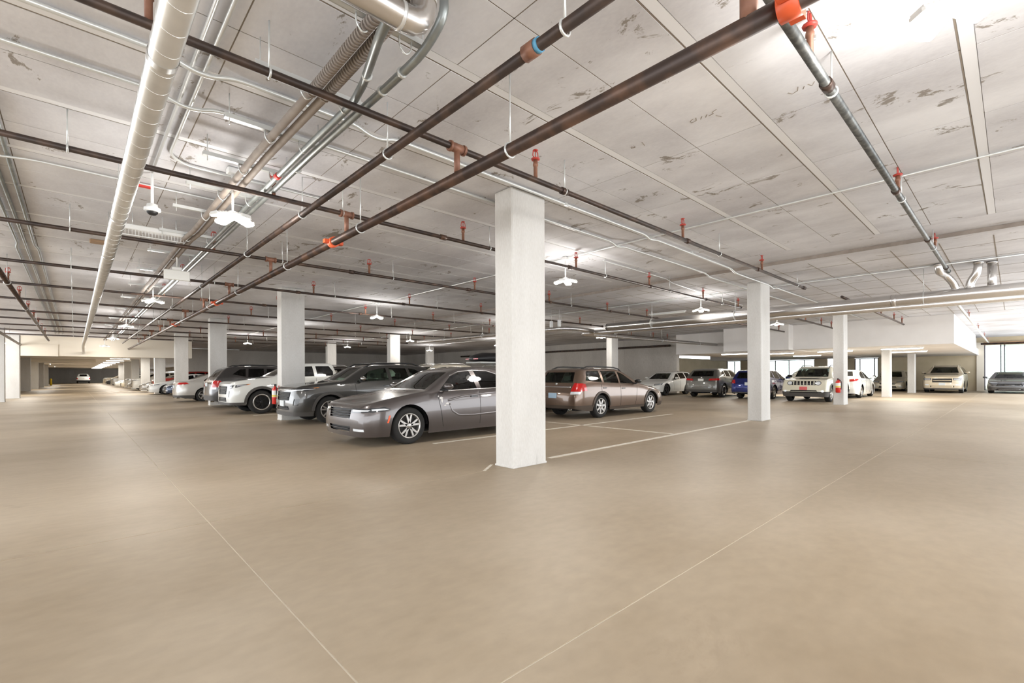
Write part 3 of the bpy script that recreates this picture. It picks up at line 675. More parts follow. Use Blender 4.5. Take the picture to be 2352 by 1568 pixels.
# ================================================================== CARS
def paint(name, col, metal=0.35, rough=0.3):
    n = 'paint_' + name
    if n in MATS: return n
    m = mat(n, col, rough, metal, coat=1.0)
    m.node_tree.nodes['Principled BSDF'].inputs['Coat Roughness'].default_value = 0.03
    return n
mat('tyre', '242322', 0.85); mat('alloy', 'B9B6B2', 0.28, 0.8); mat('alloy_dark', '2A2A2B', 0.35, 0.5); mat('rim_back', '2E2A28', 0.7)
mat('chrome', 'D8D8D6', 0.12, 1.0); mat('cladding', '4A4744', 0.6); mat('black_gloss', '141414', 0.15, coat=0.6)
mat('headlamp', 'E4E8EC', 0.12, 0.1, coat=1.0); mat('tail_red', 'C01818', 0.12, coat=1.0); mat('amber', 'F08A1C', 0.2, coat=0.8)
mat('bezel', '2E3034', 0.1, coat=1.0); mat('interior', '4C4742', 0.8); mat('seat_grey', '8C877E', 0.8); mat('plate', 'DDE2E4', 0.5); mat('plate_blue', 'A9C4DA', 0.5); mat('plate_red', 'D86A6A', 0.5)
mat('seam', '18171A', 0.7); mat('scuff', 'E2E0DC', 0.6)

def interp(pts, x):
    if x <= pts[0][0]: return pts[0][1]
    for (a, b), (c, d) in zip(pts, pts[1:]):
        if x <= c: return b + (d - b) * (x - a) / max(1e-6, c - a)
    return pts[-1][1]
def smooth(pts, x, s=0.09):
    lo, hi = pts[0][0], pts[-1][0]
    s = min(s, max(0.0, x - lo) + 0.012, max(0.0, hi - x) + 0.012)
    return sum(interp(pts, x + s * k / 3.0) * wgt for k, wgt in zip(range(-3, 4), (1, 2, 3, 4, 3, 2, 1))) / 16.0

BASE = {
 'charger': dict(L=4.62, W=1.86, H=1.44, fa=0.90, ra=3.90, r=0.335, clear=0.17,
   top=[(0, .68), (.06, .745), (.35, .82), (.9, .915), (1.30, .97), (1.95, 1.325), (2.25, 1.405), (2.85, 1.44), (3.3, 1.41), (3.9, 1.16), (4.08, 1.08), (4.57, 1.04), (4.62, .9)],
   belt=[(0, .62), (.1, .69), (.4, .745), (1.2, .89), (1.6, .925), (3.3, .965), (4.1, .99), (4.62, .88)],
   win=[[(1.56, .96), (1.92, 1.23), (2.15, 1.31), (2.42, 1.335), (2.48, .985)], [(2.59, .985), (2.54, 1.34), (2.9, 1.33), (3.3, 1.21), (3.5, 1.07), (3.44, 1.01)]],
   ws=[(-.66, .985), (.66, .985), (.52, 1.31), (-.52, 1.31)], rw=[(-.60, 1.14), (.60, 1.14), (.46, 1.36), (-.46, 1.36)],
   doors=[1.50, 2.53, 3.6], nose=(.76, .5), tail=(.82, .4)),
 'sedan': dict(L=4.8, W=1.82, H=1.42, fa=0.95, ra=3.72, r=0.325, clear=0.16,
   top=[(0, .56), (.06, .66), (.4, .77), (1.05, .90), (1.3, .94), (2.05, 1.345), (2.5, 1.415), (3.0, 1.42), (3.5, 1.355), (4.15, 1.09), (4.3, 1.035), (4.74, 1.01), (4.8, .85)],
   belt=[(0, .52), (.1, .60), (.5, .72), (1.3, .87), (1.8, .91), (3.5, .955), (4.3, .97), (4.8, .80)],
   win=[[(1.72, .945), (2.2, 1.26), (2.45, 1.315), (2.62, 1.32), (2.66, .96)], [(2.76, .965), (2.72, 1.325), (3.05, 1.31), (3.5, 1.20), (3.72, 1.06), (3.66, 1.0)]],
   ws=[(-.62, .965), (.62, .965), (.50, 1.33), (-.50, 1.33)], rw=[(-.58, 1.10), (.58, 1.10), (.46, 1.34), (-.46, 1.34)],
   doors=[1.68, 2.70, 3.75], nose=(.70, .6), tail=(.76, .45)),
 'suv': dict(L=4.55, W=1.84, H=1.54, fa=.90, ra=3.62, r=0.355, clear=0.21, flean=.05,
   top=[(0, .88), (.05, .95), (.25, .99), (1.1, 1.07), (1.25, 1.085), (1.92, 1.45), (2.25, 1.525), (3.2, 1.54), (3.95, 1.50), (4.1, 1.45), (4.40, 1.12), (4.5, 1.02), (4.55, .85)],
   belt=[(0, .82), (.1, .89), (.5, .95), (1.3, 1.015), (1.7, 1.035), (3.0, 1.065), (3.8, 1.12), (4.35, 1.07), (4.55, .82)],
   win=[[(1.66, 1.06), (2.08, 1.34), (2.38, 1.415), (2.62, 1.43), (2.65, 1.09)], [(2.76, 1.095), (2.73, 1.435), (3.28, 1.43), (3.33, 1.12)], [(3.42, 1.13), (3.38, 1.425), (3.6, 1.40), (3.86, 1.22)]],
   ws=[(-.66, 1.10), (.66, 1.10), (.54, 1.44), (-.54, 1.44)], rw=[(-.62, 1.12), (.62, 1.12), (.54, 1.40), (-.54, 1.40)],
   doors=[1.60, 2.70, 3.55], nose=(.80, .45), tail=(.82, .35)),
 'pickup': dict(L=5.4, W=1.95, H=1.72, fa=0.92, ra=4.30, r=0.39, clear=0.30, flean=.04,
   top=[(0, 1.0), (.05, 1.07), (.5, 1.14), (1.15, 1.21), (1.3, 1.235), (1.98, 1.62), (2.25, 1.70), (3.2, 1.72), (3.45, 1.70), (3.56, 1.24), (3.62, 1.17), (5.34, 1.15), (5.4, 1.0)],
   belt=[(0, .94), (.1, 1.0), (.6, 1.07), (1.3, 1.15), (1.8, 1.18), (3.4, 1.21), (3.6, 1.13), (5.3, 1.11), (5.4, .95)],
   win=[[(1.70, 1.215), (2.1, 1.49), (2.4, 1.59), (2.62, 1.60), (2.65, 1.24)], [(2.76, 1.245), (2.73, 1.605), (3.22, 1.61), (3.34, 1.42), (3.33, 1.26)]],
   ws=[(-.68, 1.26), (.68, 1.26), (.56, 1.60), (-.56, 1.60)], rw=[(-.55, 1.30), (.55, 1.30), (.5, 1.60), (-.5, 1.60)],
   doors=[1.64, 2.70, 3.44, 3.60], nose=(.84, .4), tail=(.94, .15)),
 'wagon': dict(L=4.75, W=1.76, H=1.45, fa=0.92, ra=3.62, r=0.335, clear=0.22,
   top=[(0, .58), (.06, .68), (.5, .80), (1.2, .92), (1.4, .95), (2.2, 1.35), (2.6, 1.425), (3.6, 1.45), (4.3, 1.42), (4.42, 1.385), (4.66, 1.0), (4.75, .75)],
   belt=[(0, .54), (.1, .62), (.6, .74), (1.4, .89), (1.9, .93), (4.2, 1.0), (4.6, .95), (4.75, .7)],
   win=[[(1.82, .965), (2.34, 1.27), (2.58, 1.335), (2.63, .985)], [(2.72, .99), (2.67, 1.345), (3.42, 1.365), (3.46, 1.02)], [(3.56, 1.025), (3.53, 1.365), (4.12, 1.345), (4.30, 1.08)]],
   ws=[(-.62, .98), (.62, .98), (.50, 1.33), (-.50, 1.33)], rw=[(-.60, 1.02), (.60, 1.02), (.52, 1.32), (-.52, 1.32)],
   doors=[1.74, 2.67, 3.62], nose=(.72, .55), tail=(.84, .35)),
 'boxy': dict(L=4.2, W=1.80, H=1.60, fa=0.82, ra=3.38, r=0.35, clear=0.22,
   top=[(0, .86), (.05, .96), (.3, 1.0), (1.0, 1.05), (1.12, 1.075), (1.62, 1.50), (1.9, 1.585), (3.6, 1.60), (3.95, 1.56), (4.1, 1.2), (4.2, .95)],
   belt=[(0, .80), (.1, .90), (.5, .95), (1.2, 1.0), (1.6, 1.03), (3.8, 1.06), (4.2, .9)],
   win=[[(1.5, 1.06), (1.78, 1.38), (1.95, 1.45), (2.3, 1.47), (2.34, 1.08)], [(2.44, 1.08), (2.40, 1.475), (3.05, 1.475), (3.08, 1.09)], [(3.18, 1.10), (3.15, 1.47), (3.62, 1.45), (3.68, 1.12)]],
   ws=[(-.66, 1.10), (.66, 1.10), (.60, 1.49), (-.60, 1.49)], rw=[(-.6, 1.1), (.6, 1.1), (.56, 1.46), (-.56, 1.46)],
   doors=[1.44, 2.38, 3.2], nose=(.88, .28), tail=(.88, .25)),
}

WH = {}
def wheel_meshes(r, tw, style):
    key = (round(r, 3), tw, style)
    if key in WH: return WH[key]
    h = tw / 2
    ty = MB().lathe([(r * .66, -h * .8), (r * .70, -h * .95), (r * .86, -h), (r * .96, -h * .9), (r, -h * .6), (r, h * .6), (r * .96, h * .9), (r * .86, h), (r * .70, h * .95), (r * .66, h * .8), (r * .66, -h * .8)], axis='y', seg=36).mesh('wheel', 'tyre')
    dark = style.startswith('dark')
    n = {'five': 5, 'ten': 10, 'seven': 7, 'six': 6, 'dark': 6, 'darkfive': 5, 'double': 5}[style]
    m = MB().lathe([(r * .69, h * .86), (r * .67, h * .96), (r * .62, h * .88), (r * .60, h * .5), (r * .60, -h * .8)], axis='y', seg=32)
    for k in range(n):
        for off in ((-.15, .15) if style in ('double', 'ten') else (0,)):
            a = 2 * PI * k / n + .3; 
            w0, w1 = (.05, .04) if style in ('double', 'ten') else (.085, .06)
            d = Vector((math.cos(a), math.sin(a))); t = Vector((-d.y, d.x))
            p = [d * r * .12 + t * (-w0 * r * 1.3), d * r * .63 + t * (r * (off - w1 * 1.2)), d * r * .63 + t * (r * (off + w1 * 1.2)), d * r * .12 + t * (w0 * r * 1.3)]
            yo, yi = h * .82, h * .45
            m.add([(q.x, yo, q.y) for q in p] + [(q.x, yi, q.y) for q in p], [(0, 1, 2, 3), (7, 6, 5, 4), (0, 4, 5, 1), (1, 5, 6, 2), (2, 6, 7, 3), (3, 7, 4, 0)])
    m.lathe([(0.001, h * .86), (r * .12, h * .86), (r * .18, h * .74), (r * .18, h * .4)], axis='y', seg=16)
    rim = m.mesh('rim', 'alloy_dark' if dark else 'alloy')
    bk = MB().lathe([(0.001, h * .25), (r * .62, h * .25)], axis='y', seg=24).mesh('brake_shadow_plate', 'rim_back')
    lip = MB().lathe([(r * .70, h * .86), (r * .685, h * 1.0), (r * .60, h * .98), (r * .59, h * .8)], axis='y', seg=32).mesh('rim_lip', 'alloy') if style == 'dark' else None
    WH[key] = (ty, rim, bk, lip); return WH[key]

def scale_spec(base, L=None, H=None, W=None, **kw):
    b = dict(BASE[base]); L = L or b['L']; H = H or b['H']; W = W or b['W']
    sx, sz, sy = L / b['L'], H / b['H'], W / b['W']
    for k in ('top', 'belt'): b[k] = [(x * sx, z * sz) for x, z in b[k]]
    b['win'] = [[(x * sx, z * sz) for x, z in p] for p in b['win']]
    for k in ('ws', 'rw'): b[k] = [(y * sy, z * sz) for y, z in b[k]]
    b['doors'] = [x * sx for x in b['doors']]
    b['fa'] *= sx; b['ra'] *= sx; b['L'], b['H'], b['W'] = L, H, W
    b['sx'], b['sz'], b['sy'] = sx, sz, sy; b['base'] = base
    b.update(kw); return b

def rrect(x0, z0, x1, z1):
    return [(x0, z0), (x1, z0), (x1, z1), (x0, z1)]

def build_body(sp):
    L, W, clear = sp['L'], sp['W'], sp['clear']; hw = W / 2
    top, belt = sp['top'], sp['belt']; wn, ln = sp['nose']; wt, lt = sp['tail']
    ra_, zc = sp['r'] * 1.17, sp['r']
    hmax = sp['H'] - smooth(belt, L * .55); wr = hw * sp.get('roofw', 0.70)
    def plan(x):
        f = 1.0
        if x < ln: f = wn + (1 - wn) * (1 - (1 - x / ln) ** 2.6) ** (1 / 1.8)
        if x > L - lt: f = min(f, wt + (1 - wt) * (1 - (1 - (L - x) / lt) ** 2.6) ** (1 / 1.8))
        return hw * f
    def low(x):
        z = clear + 0.015 * max(0, 1 - x / .5) + 0.08 * max(0, 1 - (L - x) / .5)
        for ax in (sp['fa'], sp['ra']):
            d = abs(x - ax)
            if d < ra_: z = max(z, zc + math.sqrt(ra_ * ra_ - d * d) * 1.0 if True else z)
        return z
    xs = []; x = 0.0
    while x < L - 1e-6:
        xs.append(x); x += 0.03 if (x < .24 or x > L - .27) else 0.075
    xs.append(L)
    for ax in (sp['fa'], sp['ra']):
        xs = [x for x in xs if not (ax - ra_ - .035 < x < ax + ra_ + .035)]
        xs += [ax - ra_ - .012, ax + ra_ + .012] + [ax - ra_ * math.cos(PI * k / 14) * 0.9995 for k in range(15)]
    xs.sort()
    def sc(z, zb):
        s = (z - clear) / max(.1, zb - clear)
        return 1 - .055 * ((.5 - s) / .5) ** 2 if s < .5 else 1 - .045 * ((s - .5) / .5) ** 2
    rows = []
    nside, cf = 8, .08
    fl, rl = sp.get('flean', .12), sp.get('rlean', .06)
    for x in xs:
        wv = plan(x); zb = smooth(belt, x, .12); zt0 = smooth(top, x); zl = min(low(x), zb - .03)
        mid = L * .5
        def zt(y):
            k = cf * (y / max(.3, wv)) ** 2
            xx = x - k if x < mid else x + k
            fade = min(1, min(x, L - x) / .7)
            return max(zb + .004, smooth(top, x + (xx - x) * fade))
        half = []
        for k in range(nside + 1):
            z = zl + (zb - zl) * k / nside; half.append((wv * sc(z, zb), z))
        wb_ = half[-1][0]; hc = max(.012, zt0 - zb); q = min(1, hc / hmax)
        ye = wb_ - (wb_ - min(wr, wb_ * .94)) * q
        for k in range(1, 6):
            t = k / 5; y = wb_ + (ye - wb_) * t + .018 * math.sin(PI * t) * q
            half.append((y, zb + (max(.012, zt(y) - zb)) * .88 * t))
        for fy, fz in ((ye - .03 * q - .01, .955), (ye - .09 * q - .02, .985)):
            half.append((fy, zb + max(.012, zt(fy) - zb) * fz))
        for g in (.66, .33, 0): y = (ye - .1 * q) * g; half.append((y, zt(y)))
        row = []
        hz = max(.3, zt0 - .35)
        for (y, z) in half:
            dx = 0
            if x < .7: 
                s = (z - .42) / hz; dx = (fl * s * s if s > 0 else .05 * s * s) * (1 - x / .7)
            elif x > L - .6:
                s = (z - .5) / hz; dx = -(rl * s * s if s > 0 else .06 * s * s) * (1 - (L - x) / .6)
            row.append((x + dx, y, z))
        rows.append(row)
    bm = bmesh.new(); G = []; m = len(rows[0])
    for row in rows:
        a = [bm.verts.new((x, y, z)) for x, y, z in row]
        b = [bm.verts.new((x, -y, z)) for x, y, z in reversed(row[:-1])]
        G.append(a + b)
    n = len(G[0])
    for i in range(len(G) - 1):
        for j in range(n - 1):
            try: bm.faces.new((G[i][j], G[i][j + 1], G[i + 1][j + 1], G[i + 1][j])).smooth = True
            except ValueError: pass
    for gi, sgn in ((0, -1), (len(G) - 1, 1)):     # bowed end caps
        row = G[gi]; prev = None
        for j in range(m - 1):
            y = row[j].co.y; cur = [row[j]]
            for k in range(1, 6):
                t = 1 - 2 * k / 6; cur.append(bm.verts.new((row[j].co.x + sgn * sp.get('bow', .05) * (1 - t * t), y * t, row[j].co.z)))
            cur.append(row[n - 1 - j])
            if prev:
                for k in range(6):
                    try: bm.faces.new((prev[k], prev[k + 1], cur[k + 1], cur[k])).smooth = True
                    except ValueError: pass
            prev = cur
        for k in range(6):
            vs = [prev[k], prev[k + 1], row[m - 1]]
            try: bm.faces.new(vs).smooth = True
            except ValueError: pass
    bmesh.ops.recalc_face_normals(bm, faces=bm.faces)
    c = sum((f.normal.dot(f.calc_center_median() - Vector((L / 2, 0, .7))) for f in bm.faces))
    if c < 0: bmesh.ops.reverse_faces(bm, faces=bm.faces)
    bm.normal_update()
    return bm, dict(ra=ra_, zc=zc, plan=plan)

def carve(bm, poly, ia, ib, pred, mb, lift=0.0, inset=None):
    """cut a convex outline (given in two axes) out of the shell and move those faces into mb"""
    faces = [f for f in bm.faces if pred(f.calc_center_median(), f.normal)]
    ar = sum(a[0] * b[1] - b[0] * a[1] for a, b in zip(poly, poly[1:] + poly[:1]))
    if ar < 0: poly = poly[::-1]
    for p, q in zip(poly, poly[1:] + poly[:1]):
        if not faces: return 0
        co = [0, 0, 0]; no = [0, 0, 0]
        co[ia], co[ib] = p; no[ia], no[ib] = -(q[1] - p[1]), (q[0] - p[0])
        co, no = Vector(co), Vector(no).normalized()
        keep = []
        cross = []
        for f in faces:
            d = [(v.co - co).dot(no) for v in f.verts]
            if min(d) >= -1e-5: keep.append(f)
            elif max(d) > 1e-5: cross.append(f)
        if cross:
            geom = set(cross)
            for f in cross: geom.update(f.edges); geom.update(f.verts)
            res = bmesh.ops.bisect_plane(bm, geom=list(geom), dist=1e-5, plane_co=co, plane_no=no)
            for g in res['geom']:
                if isinstance(g, bmesh.types.BMFace) and (g.calc_center_median() - co).dot(no) > 0: keep.append(g)
        faces = list(set(f for f in keep if f.is_valid))
    if not faces: return 0
    idx = {}; vs = []; fs = []
    for f in faces:
        for v in f.verts:
            if v not in idx: idx[v] = len(vs); vs.append(v.co + v.normal * lift)
        fs.append([idx[v] for v in f.verts])
    mb.add(vs, fs, True)
    bmesh.ops.delete(bm, geom=faces, context='FACES')
    return len(fs)

def make_car(name, sp, label, cat, pnt, x, y, heading, group='parked cars', z=0.0):
    """heading 0: nose towards -X, 180: nose towards +X"""
    h = math.radians(heading); L, W, H = sp['L'], sp['W'], sp['H']; hw = W / 2
    root = thing(name, label, cat, (x, y, z), h, group)
    bm, inf = build_body(sp)
    glass = 'glass_dark' if sp.get('tint', True) else 'glass_clear'
    sx, sz, sy = sp['sx'], sp['sz'], sp['sy']
    # --- glass
    for side in (1, -1):
        for poly in sp['win']:
            g = MB(); carve(bm, poly, 0, 2, lambda c, n: c.y * side > 0.3 and n.y * side > .35 and c.z > .8 * sz, g, -.006)
            if g.f: g.build('side_window', glass, root)
    g = MB(); mx = sp['top'][-1][0]
    carve(bm, sp['ws'], 1, 2, lambda c, n: c.x < L * .5 and c.z > .9 * sz and n.x < -.15 and n.z > .15, g, -.004)
    if g.f: g.build('windshield', 'glass_clear', root)
    g = MB(); carve(bm, sp['rw'], 1, 2, lambda c, n: c.x > L * .5 and n.x > .15 and c.z > .9 * sz and n.z > .05, g, -.004)
    if g.f: g.build('rear_window', glass, root)
    # --- lamps, grilles, bumpers carved from the shell
    F = lambda c, n: c.x < L * .3 and n.x < -.12
    R = lambda c, n: c.x > L * .75 and n.x > .12
    def both(polys, ia, pred, name_, m_, lift, side=False):
        for s in (1, -1):
            g = MB()
            for poly in polys:
                if side: carve(bm, poly, 0, 2, lambda c, n: c.y * s > .3 * hw and abs(n.y) > .3 and pred(c), g, lift)
                else: carve(bm, [(a * s, b) for a, b in poly], 1, 2, lambda c, n: pred(c, n) and c.y * s > 0, g, lift)
            if g.f: g.build(name_, m_, root)
    def shrink(polys, kx=.84, kz=.36):
        out = []
        for p in polys:
            cx_ = sum(a for a, b in p) / len(p); cz_ = sum(b for a, b in p) / len(p)
            out.append([(cx_ + (a - cx_) * kx, cz_ + (b - cz_) * kz) for a, b in p])
        return out
    if 'head' in sp: both(shrink(sp['head'], *sp.get('lens_k', (.84, .36))), 1, F, 'headlamp_lens', 'headlamp', .002)
    if 'head_side' in sp: both(shrink(sp['head_side'], .8, .4), 0, lambda c: c.x < L * .3, 'headlamp_lens', 'headlamp', .002, True)
    for key, nm, m_, lift in (('head', 'headlamp', 'bezel', .004), ('amber', 'turn_signal', 'amber', .005), ('fog', 'fog_lamp', 'headlamp', .003), ('vent', 'bumper_vent', 'black_gloss', -.012)):
        if key in sp: both(sp[key], 1, F, nm, m_, lift)
    if 'head_side' in sp: both(sp['head_side'], 0, lambda c: c.x < L * .3, 'headlamp_wrap', 'bezel', .004, True)
    if 'marker' in sp: both(sp['marker'], 0, lambda c: c.x < L * .3, 'side_marker', sp.get('marker_m', 'amber'), .004, True)
    for i, poly in enumerate(sp.get('grille', [])):
        g = MB(); carve(bm, poly, 1, 2, F, g, -.03)
        if g.f:
            go = g.build('grille' if i == 0 else 'lower_intake', 'black_plastic', root)
            zs = [p[1] for p in poly]; ys = [p[0] for p in poly]; fxs = min(v[0] for v in g.v)
            bars = sp.get('bars', [3, 1])[i] if i < len(sp.get('bars', [3, 1])) else 0
            tree = BVHTree.FromPolygons([Vector(v) for v in g.v], g.f)
            def gx(yy, zz):
                hit = tree.ray_cast(Vector((-2, yy, zz)), Vector((1, 0, 0)))[0]
                return (hit.x if hit else None)
            vert = sp.get('vbars', 0) if i == 0 else 0
            if vert:
                for k in range(vert):
                    yy = min(ys) + (max(ys) - min(ys)) * (k + .5) / vert; zz = (min(zs) + max(zs)) / 2
                    xx = gx(yy, zz)
                    if xx is not None: MB().bbox(xx - .05, yy - .018, min(zs) + .005, xx + .01, yy + .018, max(zs) - .005, .006).build('grille_slat', sp.get('bar_m', 'chrome'), go)
            else:
                for k in range(bars):
                    zz = min(zs) + (max(zs) - min(zs)) * (k + 1) / (bars + 1); pts = []
                    for q in range(13):
                        yy = min(ys) + (max(ys) - min(ys)) * (q + .5) / 13; xx = gx(yy, zz)
                        if xx is not None: pts.append((xx - .02, yy, zz))
                    if len(pts) > 2: MB().tube(pts, .012 * sp.get('barw', 1), 6).build('grille_slat', sp.get('bar_m', 'chrome'), go)
    if 'bumper_low' in sp:      # unpainted lower bumper
        z1 = sp['bumper_low']; g = MB(); carve(bm, [(-hw * 1.1, 0), (hw * 1.1, 0), (hw * 1.1, z1), (-hw * 1.1, z1)], 1, 2, lambda c, n: c.x < sp['fa'] - inf['ra'] - .02, g, .0)
        if g.f: g.build('lower_bumper', sp.get('clad_m', 'cladding'), root)
        g = MB(); carve(bm, [(-hw * 1.1, 0), (hw * 1.1, 0), (hw * 1.1, z1 + .03), (-hw * 1.1, z1 + .03)], 1, 2, lambda c, n: c.x > sp['ra'] + inf['ra'] + .02, g, .0)
        if g.f: g.build('rear_lower_bumper', sp.get('clad_m', 'cladding'), root)
    if 'sill' in sp:
        for s in (1, -1):
            g = MB(); a, b = sp['fa'] + inf['ra'] + .015, sp['ra'] - inf['ra'] - .015
            carve(bm, rrect(a, 0, b, sp['sill']), 0, 2, lambda c, n: c.y * s > 0, g, .006)
            if g.f: g.build('sill_cladding', sp.get('clad_m', 'cladding'), root)
    if 'tail_l' in sp: both(sp['tail_l'], 1, R, 'tail_lamp', 'tail_red', .005)
    if 'tail_white' in sp: both(sp['tail_white'], 1, R, 'reverse_lamp', 'headlamp', .006)
    if 'tail_side' in sp: both(sp['tail_side'], 0, lambda c: c.x > L * .7, 'tail_lamp_wrap', 'tail_red', .005, True)
    if 'hoodvent' in sp:
        g = MB(); carve(bm, sp['hoodvent'], 0, 1, lambda c, n: n.z > .6 and c.x < L * .35, g, .004)
        if g.f: g.build('hood_decal', 'black_plastic', root)
    me = bpy.data.meshes.new('body'); bm.to_mesh(me); me.materials.append(MATS[pnt])
    body = link('body', me, root)
    tree = BVHTree.FromBMesh(bm); bm.free()
    def side_y(xx, zz, s):
        hit = tree.ray_cast(Vector((xx, s * 3, zz)), Vector((0, -s, 0)))[0]
        return hit.y if hit and hit.y * s > 0.2 else None
    def end_x(yy, zz, rear):
        hit = tree.ray_cast(Vector((L + 2 if rear else -2, yy, zz)), Vector((-1 if rear else 1, 0, 0)))[0]
        return hit.x if hit else None
    # --- door gaps, handles, mirrors
    detail = sp.get('detail', 1)
    if detail:
        for s in (1, -1):
            for xd in sp['doors']:
                pts = []
                for k in range(10):
                    zz = sp['clear'] + .1 + (smooth(sp['belt'], xd) - sp['clear'] - .12) * k / 9
                    xq = xd + (.12 * (1 - k / 9) if xd == sp['doors'][0] else 0)
                    if xd > sp['ra'] - inf['ra'] - .1: xq = xd - .0 if zz > sp['r'] + inf['ra'] else xd - .35 * (1 - zz / (sp['r'] + inf['ra']))
                    yy = side_y(xq, zz, s)
                    if yy is not None: pts.append((xq, yy, zz))
                if len(pts) > 3: MB().tube(pts, .005, 5).build('door_seam', 'seam', root)
            for xd in sp['doors'][1:3]:
                zz = smooth(sp['belt'], xd) - .12 * sz; yy = side_y(xd - .14, zz, s)
                if yy is not None: MB().bbox(xd - .24, yy - .012, zz - .014, xd - .06, yy + .022 * s, zz + .014, .01).build('door_handle', sp.get('handle_m', pnt), root)
            xm = sp['win'][0][0][0] + .08; zm = sp['win'][0][0][1] + .03; yy = side_y(xm, zm - .12, s) or hw * s * .95
            mo = MB().lathe([(0.001, -.105), (.05, -.095), (.072, -.04), (.075, .03), (.062, .09), (.03, .108), (.001, .11)], (xm + .02, yy + s * .14, zm + .05), 'y', 12).build('side_mirror', sp.get('mirror_m', pnt), root)
            for v_ in mo.data.vertices: v_.co.z = zm + .05 + (v_.co.z - zm - .05) * .8
            MB().bbox(xm - .03, min(yy - s * .05, yy + s * .1), zm - .045, xm + .05, max(yy - s * .05, yy + s * .1), zm + .0, .012).build('mirror_arm', 'black_plastic', mo)
    # --- arch cladding and dark wheel wells
    for ax in (sp['fa'], sp['ra']):
        for s in (1, -1):
            rr = inf['ra']; wl = MB(); n_ = 14; vs = []
            for k in range(n_ + 1):
                a = PI * k / n_; px_, pz = ax - rr * 1.01 * math.cos(a), inf['zc'] + rr * 1.01 * math.sin(a)
                vs += [(px_, s * hw * .50, pz), (px_, s * hw * .93, pz)]
            wl.add(vs + [(ax, s * hw * .5, inf['zc'])], [(2 * k, 2 * k + 1, 2 * k + 3, 2 * k + 2) for k in range(n_)] + [(2 * k, 2 * k + 2, 2 * n_ + 2) for k in range(n_)])
            wl.build('wheel_well', 'seam', root)
            if sp.get('arch', 0):
                w_ = sp['arch']; m_ = MB(); vs = []
                for k in range(n_ + 1):
                    a = PI * (k / n_) ; ca, sa = math.cos(a), math.sin(a)
                    ri, ro = rr * .985, rr + w_
                    zi, zo = inf['zc'] + ri * sa, inf['zc'] + ro * sa
                    yi = side_y(ax - (rr + .02) * ca, inf['zc'] + (rr + .02) * max(sa, .02), s); yo = side_y(ax - ro * ca, zo + (.02 if sa < .1 else 0), s)
                    yi = yi if yi is not None else s * hw * .96; yo = yo if yo is not None else s * hw * .95
                    vs += [(ax - ri * ca, yi - s * .02, zi), (ax - ri * ca, yi + s * .022, zi), (ax - ro * ca, yo + s * .018, zo), (ax - ro * ca, yo - s * .01, zo)]
                m_.add(vs, [(4 * k + q, 4 * k + q + 1, 4 * k + q + 5, 4 * k + q + 4) for k in range(n_) for q in range(3)], False)
                m_.build('arch_trim', sp.get('clad_m', 'cladding'), root)
            ty, rim, bk, lip = wheel_meshes(sp['r'], sp.get('tw', .22), sp.get('rim', 'five'))
            wo = link('wheel', ty, root, (ax, s * (hw - sp.get('tw', .22) / 2 - .035), sp['r'])); wo.rotation_euler[2] = 0 if s > 0 else PI
            link('rim', rim, wo)
            if lip: link('rim_lip', lip, wo)
            link('brake_shadow_plate', bk, wo)
    # --- floor pan and interior
    MB().bbox(.35, -hw * .62, sp['clear'] + .0, L - .35, hw * .62, sp['clear'] + .06, .02).build('underbody', 'seam', root)
    if detail:
        cx = sp['win'][0][0][0]; zb = sp['win'][0][0][1]
        MB().bbox(cx - .25, -hw * .78, zb - .35, cx + .15, hw * .78, zb - .03, .05).build('dashboard', 'interior', root)
        sm_ = sp.get('seat_m', 'seat_grey')
        for row, xr in enumerate((cx + .75, cx + 1.6)):
            for s in (1, -1):
                so = MB().bbox(xr - .35, s * hw * .40 - .24, zb - .62, xr + .15, s * hw * .40 + .24, zb - .46, .04).build('seat', sm_, root)
                MB().prism([(xr + .05, zb - .5), (xr + .18, zb - .5), (xr + .34, zb + .06), (xr + .24, zb + .08)], s * hw * .40 - .23, s * hw * .40 + .23, 'y').build('seat_back', sm_, so)
                MB().bbox(xr + .26, s * hw * .40 - .12, zb + .09, xr + .36, s * hw * .40 + .12, zb + .25, .03).build('headrest', sm_, so)
        ring = [(cx + .26 + .05 * math.sin(2 * PI * k / 16), -hw * .4 + .18 * math.cos(2 * PI * k / 16), zb - .1 + .17 * math.sin(2 * PI * k / 16)) for k in range(17)]
        MB().tube(ring, .014, 6, cap=False).build('steering_wheel', 'black_plastic', root)
        pts = []
    else:
        MB().bbox(sp['win'][0][0][0] - .1, -hw * .72, sp['clear'] + .1, L * .86, hw * .72, sp['win'][0][0][1] - .04, .05).build('cabin_floor', 'interior', root)
    # --- plates, trim
    if 'plate_f' in sp:
        zz = sp['plate_f']; yy = sp.get('plate_fy', 0); xx = end_x(yy, zz, False)
        if xx is not None: MB().bbox(xx - .02, yy - .15, zz - .075, xx + .01, yy + .15, zz + .075, .005).build('front_plate', sp.get('plate_fm', 'plate'), root)
    if 'plate_r' in sp:
        zz = sp['plate_r']; xx = end_x(0, zz, True)
        if xx is not None: MB().bbox(xx - .01, -.15, zz - .075, xx + .018, .15, zz + .075, .005).build('rear_plate', sp.get('plate_rm', 'plate'), root)
    if 'badge' in sp:
        zz = sp['badge']; xx = end_x(0, zz, False)
        if xx is not None: MB().lathe([(.001, -.03), (.05, -.028), (.06, -.01), (.06, .02)], (xx, 0, zz), 'x', 14).build('badge', 'chrome', root)
    if 'badge_r' in sp:
        zz = sp['badge_r']; xx = end_x(0, zz, True)
        if xx is not None: MB().lathe([(.001, .012), (.04, .01), (.045, -.01)], (xx, 0, zz), 'x', 14).build('rear_badge', 'chrome', root)
